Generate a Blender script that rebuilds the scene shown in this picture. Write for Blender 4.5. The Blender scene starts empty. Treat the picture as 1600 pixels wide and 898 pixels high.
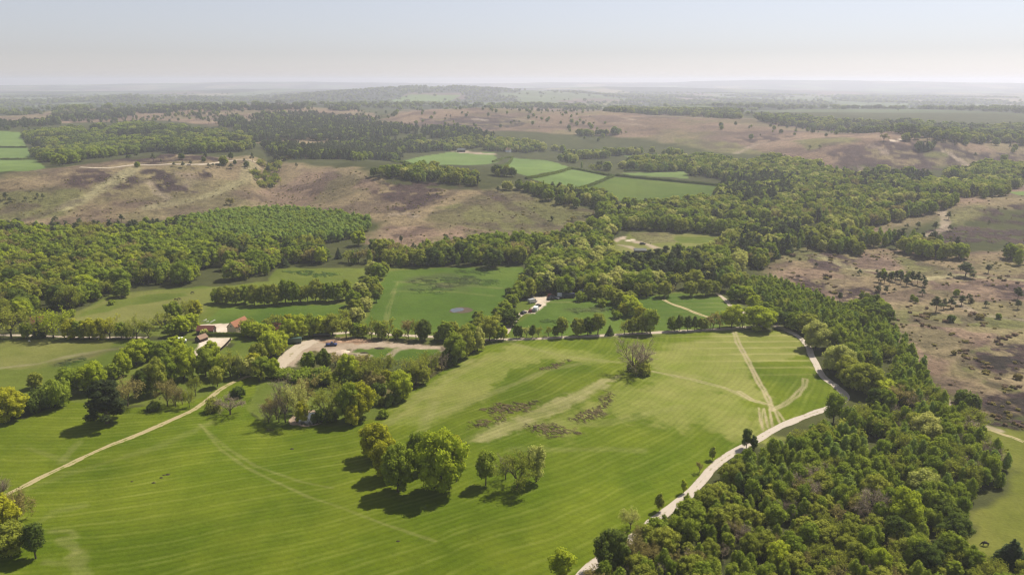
import bpy, bmesh, math, random
import numpy as np
from mathutils import Vector, Matrix, Quaternion

# ------------------------------------------------------------------ camera, world, sun, exposure
SC = bpy.context.scene
COL = SC.collection
W_REF, H_REF, F_REF = 1600.0, 898.0, 1232.0       # reference picture size and focal length in its pixels
CAM_H = 115.0                                      # drone height over the meadow
HORIZON_ROW = 126.0
PITCH = math.atan((H_REF/2-HORIZON_ROW)/F_REF)
cam_data = bpy.data.cameras.new('camera')
cam = bpy.data.objects.new('camera', cam_data)
COL.objects.link(cam)
cam.location = (0, 0, CAM_H)
cam.rotation_euler = (math.pi/2-PITCH, 0, 0)
cam_data.sensor_width = 36.0
cam_data.lens = F_REF/W_REF*36.0
cam_data.clip_start = 1.0
cam_data.clip_end = 60000.0
SC.camera = cam

SUN_ELEV = math.radians(53.0)
SUN_AZ = math.radians(48.0)        # from straight ahead (+Y) towards the right (+X)
world = bpy.data.worlds.new('World')
SC.world = world
world.use_nodes = True
wn = world.node_tree
wn.nodes.clear()
sky = wn.nodes.new('ShaderNodeTexSky')
sky.sky_type = 'NISHITA'
sky.sun_disc = False
sky.sun_elevation = SUN_ELEV
sky.sun_rotation = SUN_AZ
sky.altitude = 200.0
sky.air_density = 1.0
sky.dust_density = 0.3
sky.ozone_density = 4.0
bg = wn.nodes.new('ShaderNodeBackground')
bg.inputs['Strength'].default_value = 0.070
wo = wn.nodes.new('ShaderNodeOutputWorld')
tint = wn.nodes.new('ShaderNodeVectorMath')          # the photograph's slightly rosy white balance
tint.operation = 'MULTIPLY'
tint.inputs[1].default_value = (1.09, 0.97, 1.09)
wn.links.new(sky.outputs['Color'], tint.inputs[0])
veil = wn.nodes.new('ShaderNodeHueSaturation')       # thin high haze takes most of the colour out of the sky
veil.inputs['Saturation'].default_value = 0.42
wn.links.new(tint.outputs[0], veil.inputs['Color'])
wn.links.new(veil.outputs[0], bg.inputs['Color'])
wn.links.new(bg.outputs['Background'], wo.inputs['Surface'])

sun_data = bpy.data.lights.new('sun', 'SUN')
sun_data.energy = 5.0
sun_data.angle = math.radians(0.5)
sun_data.color = (1.0, 0.93, 0.82)
sun = bpy.data.objects.new('sun', sun_data)
COL.objects.link(sun)
to_sun = Vector((math.sin(SUN_AZ)*math.cos(SUN_ELEV), math.cos(SUN_AZ)*math.cos(SUN_ELEV), math.sin(SUN_ELEV)))
sun.rotation_euler = to_sun.to_track_quat('Z', 'Y').to_euler()
sun.location = to_sun*2000

SC.view_settings.view_transform = 'Standard'
SC.view_settings.look = 'None'
SC.view_settings.gamma = 1.0
SC.view_settings.exposure = 0.50
SC.view_settings.use_curve_mapping = False
SC.render.engine = 'CYCLES'
SC.cycles.use_denoising = True
SC.cycles.max_bounces = 6
SC.cycles.diffuse_bounces = 2
SC.cycles.glossy_bounces = 2
SC.cycles.transmission_bounces = 3
SC.cycles.volume_bounces = 1
SC.cycles.transparent_max_bounces = 8
SC.cycles.filter_width = 1.3
SC.cycles.use_adaptive_sampling = True
SC.cycles.adaptive_threshold = 0.005

HAZE_DENSITY = 1.5e-4
HAZE_TOP = 152.0
HAZE_COLOR = (0.86, 0.88, 1.0)
HAZE_ANISO = 0.35

# ------------------------------------------------------------------ noise (world-space, metres)
def _hash(ix, iy, seed):
    h = (ix.astype(np.int64)*374761393 + iy.astype(np.int64)*668265263 + seed*974634777) & 0xFFFFFFFF
    h = ((h ^ (h >> 13))*1274126177) & 0xFFFFFFFF
    h = h ^ (h >> 16)
    return (h & 0xFFFFFF)/float(0xFFFFFF)

def vnoise(x, y, seed=0):
    x0 = np.floor(x); y0 = np.floor(y)
    fx = x-x0; fy = y-y0
    fx = fx*fx*fx*(fx*(fx*6-15)+10); fy = fy*fy*fy*(fy*(fy*6-15)+10)
    a = _hash(x0, y0, seed); b = _hash(x0+1, y0, seed); c = _hash(x0, y0+1, seed); d = _hash(x0+1, y0+1, seed)
    return (a+(b-a)*fx)*(1-fy)+(c+(d-c)*fx)*fy

def fbm(x, y, scale, octaves=4, seed=0, gain=0.5):
    s = np.zeros_like(x, dtype=float); amp = 1.0; tot = 0.0; f = 1.0/scale
    for k in range(octaves):
        s += amp*vnoise(x*f+17.3*k, y*f-9.1*k, seed+k)
        tot += amp; amp *= gain; f *= 2.03
    return s/tot

def sstep(a, b, v):
    t = np.clip((v-a)/(b-a), 0, 1)
    return t*t*(3-2*t)

# ------------------------------------------------------------------ terrain height
SP, CP = math.sin(PITCH), math.cos(PITCH)
def crest_height(R, beta, row, sub=0.0):
    t = (H_REF/2-row)/F_REF
    drop = R*np.cos(beta)*(SP-t*CP)/(CP+t*SP)
    return CAM_H-drop-sub

# far ridges: distance, depth, crest line as (picture column, row) seen from the drone, height of the woods on it
RIDGES = [
    (2650, 480, [(-300,205),(0,190),(100,178),(300,166),(430,162),(560,166),(650,170),(800,168),(1000,174),(1150,186),(1250,190),(1400,200),(1600,205),(1900,210)], 3),
    (4300, 650, [(-300,168),(0,166),(150,163),(300,160),(420,163),(600,168),(900,166),(1000,160),(1150,165),(1300,168),(1600,176),(1900,180)], 12),
    (5400, 900, [(-300,156),(0,157),(130,152),(210,146),(300,150),(380,152),(470,146),(560,138),(640,133),(720,133),(800,139),(900,143),(980,148),(1100,152),(1300,156),(1600,160),(1900,160)], 10),
    (8500, 1300, [(-300,143),(0,142),(200,141),(340,139),(450,137),(600,139),(800,137),(950,134),(1060,136),(1200,139),(1400,143),(1600,148),(1900,150)], 10),
    (13000, 1800, [(-300,133),(0,133),(180,131),(300,128.5),(420,127),(560,129),(700,130),(800,130),(860,128.5),(950,129),(1030,129),(1090,126.5),(1170,124.5),(1300,125.5),(1450,127.5),(1600,129),(1900,130)], 5),
]
def z_base(r):
    return sstep(650, 2400, r)*26-sstep(2900, 3600, r)*30
# heath hills facing the drone: columns, crest rows, foot rows, heights, length of the back slope
HILLS = [
 ([-400,0,120,250,380,408,440,545,600,700,850,940,1000], [275,268,258,250,252,262,252,262,270,280,296,332,345], [352,352,350,345,335,325,330,375,388,390,368,362,362], [10,22,25,25,20,6,14,20,20,18,13,5,0], 420),
 ([1180,1240,1300,1400,1500,1560,1640,1800], [236,228,222,215,220,226,228,230], [262,264,272,280,272,266,262,262], [0,8,18,24,20,12,10,8], 500),
 ([560,640,760,900,1050,1180,1300], [180,176,172,176,184,192,198], [204,204,206,212,226,240,246], [0,14,20,16,20,14,0], 500),
 ([1400,1480,1540,1640,1800], [330,322,318,318,318], [372,372,362,360,360], [0,5,9,10,10], 260),
]
def row_dist(row, bc, z):
    t = (H_REF/2-row)/F_REF
    return (CAM_H-z)*(CP+t*SP)/(np.cos(bc)*(SP-t*CP))
def terr(x, y):
    x = np.asarray(x, float); y = np.asarray(y, float)
    r = np.hypot(x, y)
    beta = np.arctan2(x, y)
    bc = np.clip(beta, -1.0, 1.0)
    colm = 800+F_REF*np.tan(bc)/CP
    und = (fbm(x, y, 150, 2, 5)-0.5)*2.4*sstep(60, 260, r)
    und += (fbm(x, y, 420, 3, 11)-0.5)*22*sstep(450, 1500, r)
    z = und+z_base(r)
    z += (fbm(x, y, 1500, 3, 23)-0.5)*30*sstep(2900, 5000, r)
    for cols, crest, foot, hts, back in HILLS:
        hh = np.interp(colm, cols, hts, left=hts[0]*0, right=0)
        jit = (fbm(colm, colm*0+crest[0], 40, 3, 47)-.5)*10
        rf = row_dist(np.interp(colm, cols, foot)+jit*.6, bc, z_base(r)); rc = row_dist(np.interp(colm, cols, crest), bc, z_base(r)+hh)
        rc = np.maximum(rc, rf+60)
        up = sstep(0, 1, (r-rf)/(rc-rf)); dn = 1-sstep(0, 1, (r-rc)/back)
        rough_ = 1+(fbm(x, y, 130, 3, 53)-.5)*.5
        z = z+hh*np.where(r < rc, up, dn)*rough_
    for R, W, line, sub in RIDGES:
        lx = np.array([p[0] for p in line], float); ly = np.array([p[1] for p in line], float)
        row = np.interp(colm, lx, ly)
        row = row+(fbm(colm, colm*0+R, 60, 3, 31)-0.5)*2.2
        hz = crest_height(R, bc, row, sub)
        w = np.exp(-((r-R)/W)**2)
        z = np.maximum(z, z+(hz-z)*w)
    return z

def rays(px, py):
    px = np.asarray(px, float); py = np.asarray(py, float)
    u = (px-W_REF/2)/F_REF; v = (H_REF/2-py)/F_REF
    dx = u; dy = CP+v*SP; dz = -SP+v*CP
    n = np.hypot(dx, dy)
    return dx/n, dy/n, dz/n           # per metre of horizontal distance

def ground(px, py):
    """points of the terrain seen at these reference pixels (first hit)"""
    dx, dy, dz = rays(np.atleast_1d(px), np.atleast_1d(py))
    steps = np.geomspace(60, 16000, 240)
    lo = np.full(dx.shape, steps[0]); hi = np.full(dx.shape, steps[-1]); found = np.zeros(dx.shape, bool)
    prev = steps[0]
    for s in steps[1:]:
        below = (CAM_H+dz*s < terr(dx*s, dy*s)) & ~found
        lo[below] = prev; hi[below] = s; found |= below
        prev = s
        if found.all(): break
    for _ in range(24):
        m = (lo+hi)/2
        b = CAM_H+dz*m < terr(dx*m, dy*m)
        hi = np.where(b, m, hi); lo = np.where(b, lo, m)
    x = dx*hi; y = dy*hi
    return x, y, terr(x, y)

def gpoly(pts, dens=0):
    """reference-pixel polygon -> Nx2 world points"""
    p = np.array(pts, float)
    x, y, z = ground(p[:, 0], np.maximum(p[:, 1], 128))
    return np.stack([x, y], 1)

def depth_of(x, y, z):
    return y*CP-(z-CAM_H)*SP
def project(x, y, z):
    d = depth_of(x, y, z)
    return W_REF/2+F_REF*x/d, H_REF/2-F_REF*(y*SP+(z-CAM_H)*CP)/d, d

def inside(poly, x, y):
    c = np.zeros(x.shape, bool); n = len(poly)
    for i in range(n):
        x1, y1 = poly[i]; x2, y2 = poly[(i+1) % n]
        if y1 == y2: continue
        k = ((y1 > y) != (y2 > y)) & (x < (x2-x1)*(y-y1)/(y2-y1)+x1)
        c ^= k
    return c
def dist_line(pts, x, y, closed=False):
    d = np.full(x.shape, 1e9); n = len(pts)
    for i in range(n if closed else n-1):
        ax, ay = pts[i]; bx, by = pts[(i+1) % n]
        vx, vy = bx-ax, by-ay; L = vx*vx+vy*vy+1e-9
        t = np.clip(((x-ax)*vx+(y-ay)*vy)/L, 0, 1)
        d = np.minimum(d, np.hypot(x-ax-t*vx, y-ay-t*vy))
    return d
def sdist(poly, x, y):
    d = dist_line(poly, x, y, True)
    return np.where(inside(poly, x, y), d, -d)

# ------------------------------------------------------------------ object helpers
def tag(o, label=None, cat=None, group=None, kind=None):
    if label: o['label'] = label
    if cat: o['category'] = cat
    if group: o['group'] = group
    if kind: o['kind'] = kind
    return o
def np_mesh(name, verts, faces, mats=(), mat_idx=None, smooth=None):
    """verts Nx3; faces list of (K,n) int arrays"""
    me = bpy.data.meshes.new(name)
    faces = [f for f in faces if len(f)]
    verts = np.asarray(verts, np.float32)
    me.vertices.add(len(verts)); me.vertices.foreach_set('co', verts.ravel())
    loops = np.concatenate([f.ravel() for f in faces]).astype(np.int32)
    sizes = np.concatenate([np.full(len(f), f.shape[1]) for f in faces]).astype(np.int32)
    starts = np.concatenate([[0], np.cumsum(sizes)[:-1]]).astype(np.int32)
    me.loops.add(len(loops)); me.loops.foreach_set('vertex_index', loops)
    me.polygons.add(len(sizes)); me.polygons.foreach_set('loop_start', starts)
    try: me.polygons.foreach_set('loop_total', sizes)
    except Exception: pass
    for m in mats: me.materials.append(m)
    if mat_idx is not None: me.polygons.foreach_set('material_index', np.asarray(mat_idx, np.int32))
    if smooth is not None: me.polygons.foreach_set('use_smooth', np.full(len(sizes), bool(smooth)))
    me.update(calc_edges=True)
    return me
def link(name, data, parent=None):
    o = bpy.data.objects.new(name, data)
    COL.objects.link(o)
    if parent is not None: o.parent = parent
    return o

def mat_plain(name, color, rough=0.8, noise=0.0, scale=1.0, spec=0.3, metal=0.0):
    m = bpy.data.materials.new(name); m.use_nodes = True
    nt = m.node_tree; b = nt.nodes['Principled BSDF']
    b.inputs['Roughness'].default_value = rough
    b.inputs['Metallic'].default_value = metal
    b.inputs['Specular IOR Level'].default_value = spec
    if noise:
        tc = nt.nodes.new('ShaderNodeTexCoord'); no = nt.nodes.new('ShaderNodeTexNoise')
        no.inputs['Scale'].default_value = scale; no.inputs['Detail'].default_value = 4
        mx = nt.nodes.new('ShaderNodeMix'); mx.data_type = 'RGBA'
        mx.inputs['A'].default_value = tuple(c*(1-noise) for c in color)+(1,)
        mx.inputs['B'].default_value = tuple(min(1, c*(1+noise)) for c in color)+(1,)
        nt.links.new(tc.outputs['Object'], no.inputs['Vector'])
        nt.links.new(no.outputs['Fac'], mx.inputs['Factor'])
        nt.links.new(mx.outputs['Result'], b.inputs['Base Color'])
    else:
        b.inputs['Base Color'].default_value = tuple(color)+(1,)
    return m
# ------------------------------------------------------------------ land cover (base colours, world space)
# fields, heath and bare ground as polygons read off the photograph and laid on the terrain
C = dict(
    meadow=((.084,.126,.003),(.134,.170,.009)), meadow_dry=((.165,.198,.028),(.228,.238,.056)),
    field=((.095,.130,.016),(.135,.162,.026)), field_dry=((.135,.155,.030),(.185,.188,.050)),
    lush=((.070,.122,.013),(.108,.158,.022)), pale_field=((.13,.20,.05),(.16,.23,.06)),
    floor=((.045,.052,.018),(.085,.090,.028)), scrub=((.085,.105,.025),(.15,.13,.05)),
    heath=((.255,.192,.110),(.350,.272,.152)), heath_pink=((.230,.158,.106),(.300,.212,.142)),
    heath_green=((.155,.155,.055),(.20,.185,.075)), heather=((.062,.042,.040),(.100,.066,.058)),
    earth=((.33,.255,.18),(.47,.38,.28)), earth_red=((.30,.19,.12),(.40,.27,.17)), straw=((.205,.215,.060),(.285,.270,.105)),
    sand=((.60,.50,.38),(.72,.62,.50)), path=((.33,.30,.15),(.42,.37,.20)), char=((.036,.030,.024),(.058,.046,.036)), pasture=((.135,.150,.022),(.190,.190,.040)), lush_dark=((.050,.090,.012),(.070,.115,.016)), worn=((.36,.30,.17),(.44,.37,.22)), bracken=((.085,.068,.030),(.150,.118,.054)),
)
# (cover, jitter in metres, noise scale, polygon in reference pixels)
AREAS = [
 # ---- far open country
 ('heath_pink', 30, 160, [(600,186),(640,172),(800,167),(1000,172),(1150,182),(1300,200),(1480,208),(1900,225),(1900,262),(1500,262),(1380,258),(1300,262),(1340,275),(1225,245),(1150,234),(1000,214),(800,206),(700,203),(650,197)]),
 ('heath_pink', 20, 140, [(-300,190),(60,178),(200,172),(330,166),(480,168),(560,172),(600,182),(560,190),(480,186),(420,200),(330,198),(240,186),(120,192),(-300,205)]),
 ('heath', 20, 140, [(400,205),(480,192),(600,190),(560,215),(460,228),(400,222)]),
 ('heath_pink', 14, 100, [(1370,300),(1470,290),(1900,285),(1900,330),(1500,332),(1470,350),(1400,360),(1330,385),(1460,400),(1900,385),(1900,420),(1400,420),(1260,395)]),
 # ---- western heath hill
 ('heath', 12, 90, [(-300,268),(0,278),(70,264),(130,258),(250,246),(400,246),(445,255),(545,262),(600,285),(700,297),(860,302),(945,342),(880,362),(790,382),(640,392),(575,378),(592,347),(430,322),(280,338),(130,352),(0,352),(-300,352)]),
 ('heather', 10, 60, [(120,268),(180,262),(215,270),(205,290),(150,300),(95,290)]),
 ('heather', 10, 60, [(150,298),(215,270),(220,285),(180,306)]),
 ('heather', 8, 60, [(225,262),(270,266),(278,285),(300,300),(250,302),(235,285)]),
 ('heather', 8, 60, [(170,250),(300,240),(350,252),(220,258)]),
 ('heather', 10, 60, [(570,292),(640,280),(715,290),(690,305),(610,318),(580,305)]),
 ('heather', 8, 50, [(640,305),(700,298),(712,303),(640,330),(600,335)]),
 ('heather', 6, 40, [(300,262),(320,268),(342,282),(330,282),(308,270)]),
 ('heath_green', 12, 60, [(700,320),(780,290),(860,305),(940,340),(860,362),(720,360),(650,345)]),
 ('heath_green', 14, 70, [(10,300),(120,290),(150,310),(60,345),(-300,350),(-300,300)]),
 ('heath_pink', 10, 60, [(600,355),(700,350),(800,365),(760,382),(640,390),(590,380)]),
 ('heath_pink', 12, 70, [(400,300),(480,265),(560,270),(600,290),(520,315),(430,320)]),
 # ---- eastern heath
 ('heath', 9, 55, [(1190,428),(1215,400),(1260,388),(1335,383),(1420,395),(1900,392),(1900,640),(1560,660),(1490,620),(1390,515),(1340,488),(1290,478),(1230,450)]),
 ('heath_green', 8, 40, [(1195,412),(1240,388),(1300,384),(1340,390),(1290,402),(1220,405)]),
 ('heath_pink', 8, 40, [(1205,440),(1240,415),(1300,425),(1300,470),(1250,455)]),
 ('heath_pink', 6, 36, [(1340,392),(1400,398),(1440,430),(1380,432),(1340,420)]),
 ('heath_green', 5, 40, [(1395,398),(1490,420),(1480,432),(1420,428)]),
 ('heath_pink', 6, 36, [(1450,437),(1900,440),(1900,478),(1500,470),(1450,455)]),
 ('heath_green', 5, 30, [(1300,482),(1370,478),(1480,492),(1900,498),(1900,520),(1560,512),(1440,505),(1380,510)]),
 ('heath_pink', 4, 30, [(1385,512),(1440,508),(1560,520),(1530,545),(1490,560),(1470,600),(1440,570)]),
 ('heath_green', 4, 25, [(1495,550),(1540,538),(1555,545),(1510,558),(1530,590),(1600,610),(1900,625),(1900,655),(1560,610),(1500,575)]),
 ('heather', 3, 20, [(1512,552),(1545,538),(1900,520),(1900,610),(1560,585),(1520,575)]),
 ('char', 2, 60, [(1530,556),(1560,540),(1900,535),(1900,600),(1575,588),(1535,572)]),
 ('heather', 3, 20, [(1515,628),(1560,612),(1900,612),(1900,680),(1560,670),(1520,650)]),
 ('char', 2, 60, [(1535,636),(1580,622),(1900,622),(1900,660),(1570,655)]),
 ('heather', 4, 24, [(1255,398),(1300,392),(1335,405),(1320,425),(1270,420)]), ('heather', 3, 20, [(1215,440),(1245,428),(1290,440),(1285,462),(1240,455)]),
 ('heather', 4, 24, [(1440,362),(1500,352),(1560,358),(1900,362),(1900,384),(1530,380),(1470,378)]), ('heather', 3, 20, [(1300,455),(1345,448),(1380,462),(1350,474),(1310,470)]), ('heather', 3, 20, [(1540,445),(1900,440),(1900,470),(1570,466)]),
 ('heather', 6, 60, [(1290,240),(1330,226),(1400,218),(1500,226),(1510,262),(1400,272),(1330,268)]),
 ('heather', 6, 60, [(1480,232),(1900,235),(1900,258),(1520,255)]),
 ('heath_green', 6, 60, [(1440,240),(1480,238),(1485,246),(1445,247)]),
 ('heath_green', 8, 60, [(1480,330),(1530,318),(1545,330),(1500,350),(1480,345)]),
 ('heather', 8, 60, [(1530,335),(1560,322),(1900,318),(1900,355),(1540,350)]),
 ('heath_green', 8, 60, [(1050,215),(1150,225),(1200,240),(1120,238),(1060,225)]),
 ('heath_green', 8, 60, [(1240,220),(1330,215),(1350,222),(1260,235)]),
 ('heather', 8, 80, [(660,185),(800,180),(820,196),(740,205),(650,197)]),
 ('heather', 8, 80, [(1150,216),(1200,208),(1240,214),(1180,226)]),
 # ---- far fields
 ('pale_field', 2, 80, [(-300,208),(32,206),(70,263),(40,268),(-300,278)]),
 ('pale_field', 3, 60, [(612,252),(660,244),(700,238),(772,238),(778,252),(740,258),(660,262)]),
 ('pale_field', 2, 60, [(768,262),(800,247),(850,250),(893,263),(830,277)]),
 ('pale_field', 2, 60, [(828,279),(895,265),(955,277),(905,292),(865,290)]),
 ('lush', 2, 60, [(900,297),(962,276),(1125,291),(1105,312),(1060,322),(960,312)]),
 ('pale_field', 2, 60, [(970,270),(1070,268),(1075,279),(985,274)]),
 ('pale_field', 3, 60, [(975,242),(1060,246),(1078,252),(990,250)]),
 ('pale_field', 3, 60, [(880,235),(960,232),(975,240),(900,244)]),
 ('pale_field', 3, 60, [(1575,300),(1900,285),(1900,305),(1590,305)]),
 ('pale_field', 12, 120, [(590,162),(640,148),(720,149),(700,160),(640,166)]),
 ('heath_green', 12, 120, [(900,163),(960,158),(985,166),(930,170)]),
 # ---- middle clearing
 ('field_dry', 4, 30, [(948,402),(955,378),(985,363),(1060,364),(1142,370),(1128,388),(1085,400),(1015,411),(960,412)]),
 ('heath_green', 3, 30, [(985,363),(1050,362),(1060,378),(1000,380)]),
 ('field', 3, 30, [(1050,368),(1142,372),(1130,382),(1060,380)]),
 # ---- farm fields
 ('field', 4, 40, [(95,510),(110,490),(190,456),(345,447),(420,440),(430,420),(600,418),(815,417),(835,432),(800,470),(830,468),(865,464),(960,462),(1060,456),(1125,458),(1200,500),(1205,516),(960,528),(745,535),(440,540),(300,530)]),
 ('field', 4, 30, [(-300,560),(300,530),(440,560),(440,600),(380,600),(300,636),(100,640),(-300,650)]),
 ('field_dry', 2, 40, [(100,505),(110,490),(190,458),(250,452),(345,449),(330,470),(315,490),(265,507),(180,512)]),
 ('field', 2, 40, [(-300,530),(100,530),(215,530),(215,545),(130,590),(40,606),(-300,610)]),
 ('field_dry', 4, 30, [(-300,532),(190,532),(150,560),(60,575),(-300,580)]),
 ('field', 2, 40, [(405,478),(430,422),(500,418),(580,422),(585,435),(560,470)]),
 ('lush', 2, 30, [(312,508),(345,482),(545,476),(540,500),(450,515),(400,505),(360,505)]),
 ('lush', 2, 60, [(572,512),(590,455),(605,424),(700,418),(815,418),(830,432),(800,480),(740,515),(660,520)]),
 ('lush', 2, 40, [(795,516),(830,490),(865,468),(965,466),(985,505),(960,522),(860,526)]),
 ('lush', 2, 40, [(985,510),(960,468),(1060,458),(1120,462),(1165,500),(1120,512),(1040,518)]),
 ('field', 1.5, 20, [(350,553),(380,526),(415,528),(412,545),(385,570),(352,570)]),
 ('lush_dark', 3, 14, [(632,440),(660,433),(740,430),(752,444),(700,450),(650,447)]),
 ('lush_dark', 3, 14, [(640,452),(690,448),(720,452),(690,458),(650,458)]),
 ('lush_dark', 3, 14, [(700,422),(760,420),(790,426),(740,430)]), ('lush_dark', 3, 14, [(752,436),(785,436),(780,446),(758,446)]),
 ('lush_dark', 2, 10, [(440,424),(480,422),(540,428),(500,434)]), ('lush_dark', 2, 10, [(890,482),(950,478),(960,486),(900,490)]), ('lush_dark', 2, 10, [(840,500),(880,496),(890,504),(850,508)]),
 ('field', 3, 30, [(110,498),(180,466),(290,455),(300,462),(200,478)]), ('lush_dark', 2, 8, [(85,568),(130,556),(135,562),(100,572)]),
 # ---- scrub and works site
 ('scrub', 3, 15, [(400,600),(440,575),(480,540),(560,528),(700,530),(745,535),(700,580),(640,615),(600,650),(560,660),(420,668),(385,640)]),
 ('field', 3, 20, [(385,590),(470,600),(560,612),(620,620),(600,655),(420,672),(380,640)]),
 ('lush', 2, 20, [(545,548),(600,538),(690,540),(695,552),(640,566),(600,560),(560,556)]),
 # ---- near meadow
 ('meadow', 1.5, 22, [(-420,720),(-300,640),(40,655),(95,625),(190,638),(300,628),(340,605),(378,588),(400,600),(385,640),(420,672),(520,664),(590,655),(625,622),(690,580),(760,540),(830,529),(1000,528),(1120,518),(1210,514),(1252,534),(1272,572),(1296,600),(1318,618),(1305,630),(1222,662),(1165,693),(1110,735),(1080,768),(1000,828),(905,905),(820,1000),(400,1120),(-420,1120)]),
 ('meadow_dry', 4, 14, [(608,660),(650,615),(720,570),(800,538),(880,545),(960,560),(900,575),(800,600),(700,650),(640,668)]),
 ('meadow', 5, 14, [(800,575),(860,560),(960,575),(940,590),(860,605),(760,630)]),
 ('meadow_dry', 7, 16, [(985,555),(1120,520),(1220,518),(1250,540),(1262,575),(1210,630),(1180,625),(1040,590)]),
 ('meadow_dry', 9, 14, [(1010,590),(1090,585),(1190,640),(1195,690),(1100,670),(960,650),(860,680),(880,650)]),
 ('meadow', 5, 16, [(1165,565),(1250,560),(1280,590),(1300,625),(1220,655),(1205,625)]),
 ('straw', 2, 5, [(735,690),(760,672),(905,608),(945,590),(972,586),(905,630),(820,668),(760,690)]),
 ('bracken', 2.2, 4, [(730,668),(745,656),(785,650),(790,655),(750,668)]),
 ('bracken', 2.5, 4, [(755,640),(780,630),(835,628),(828,640),(775,648)]),
 ('bracken', 2.2, 4, [(818,667),(840,659),(885,664),(910,676),(870,683),(835,675)]),
 ('bracken', 2.2, 4, [(893,655),(905,645),(935,635),(952,605),(957,620),(945,645),(915,662)]),
 ('bracken', 2, 4, [(845,577),(868,566),(890,562),(870,575)]),
 # ---- bottom right pasture
 ('pasture', 3, 25, [(1490,905),(1500,850),(1520,800),(1585,770),(1585,730),(1540,690),(1520,660),(1560,668),(1900,700),(1900,920),(1560,930)]),
 # ---- yards
 ('earth', 1.5, 8, [(437,572),(452,555),(466,535),(500,527),(540,530),(560,535),(600,533),(690,541),(693,546),(600,543),(560,545),(520,552),(550,545),(548,552),(520,556),(492,548),(480,552),(462,572)]),
 ('earth_red', 2, 5, [(500,534),(520,528),(560,527),(590,534),(560,537),(530,536)]),
 ('sand', 0.8, 8, [(303,552),(316,528),(358,527),(362,530),(342,550),(330,562),(308,562)]),
 ('sand', 0.8, 8, [(310,507),(356,505),(372,506),(380,522),(345,524),(330,519),(312,512)]),
 ('sand', 1.0, 8, [(822,489),(838,474),(833,462),(845,464),(865,460),(868,464),(858,470),(845,482),(836,490)]),
 ('earth', 2, 10, [(958,376),(966,371),(980,369),(975,374),(964,378)]),
 ('sand', 1.5, 8, [(975,375),(990,373),(991,376),(980,377)]),
 ('earth', 3, 20, [(726,227),(740,223),(755,222),(750,227)]),
 ('earth', 3, 20, [(705,237),(730,236),(775,241),(770,242),(725,240)]),
 ('sand', 3, 20, [(1388,219),(1408,218),(1409,220),(1388,221)]),
]
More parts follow.
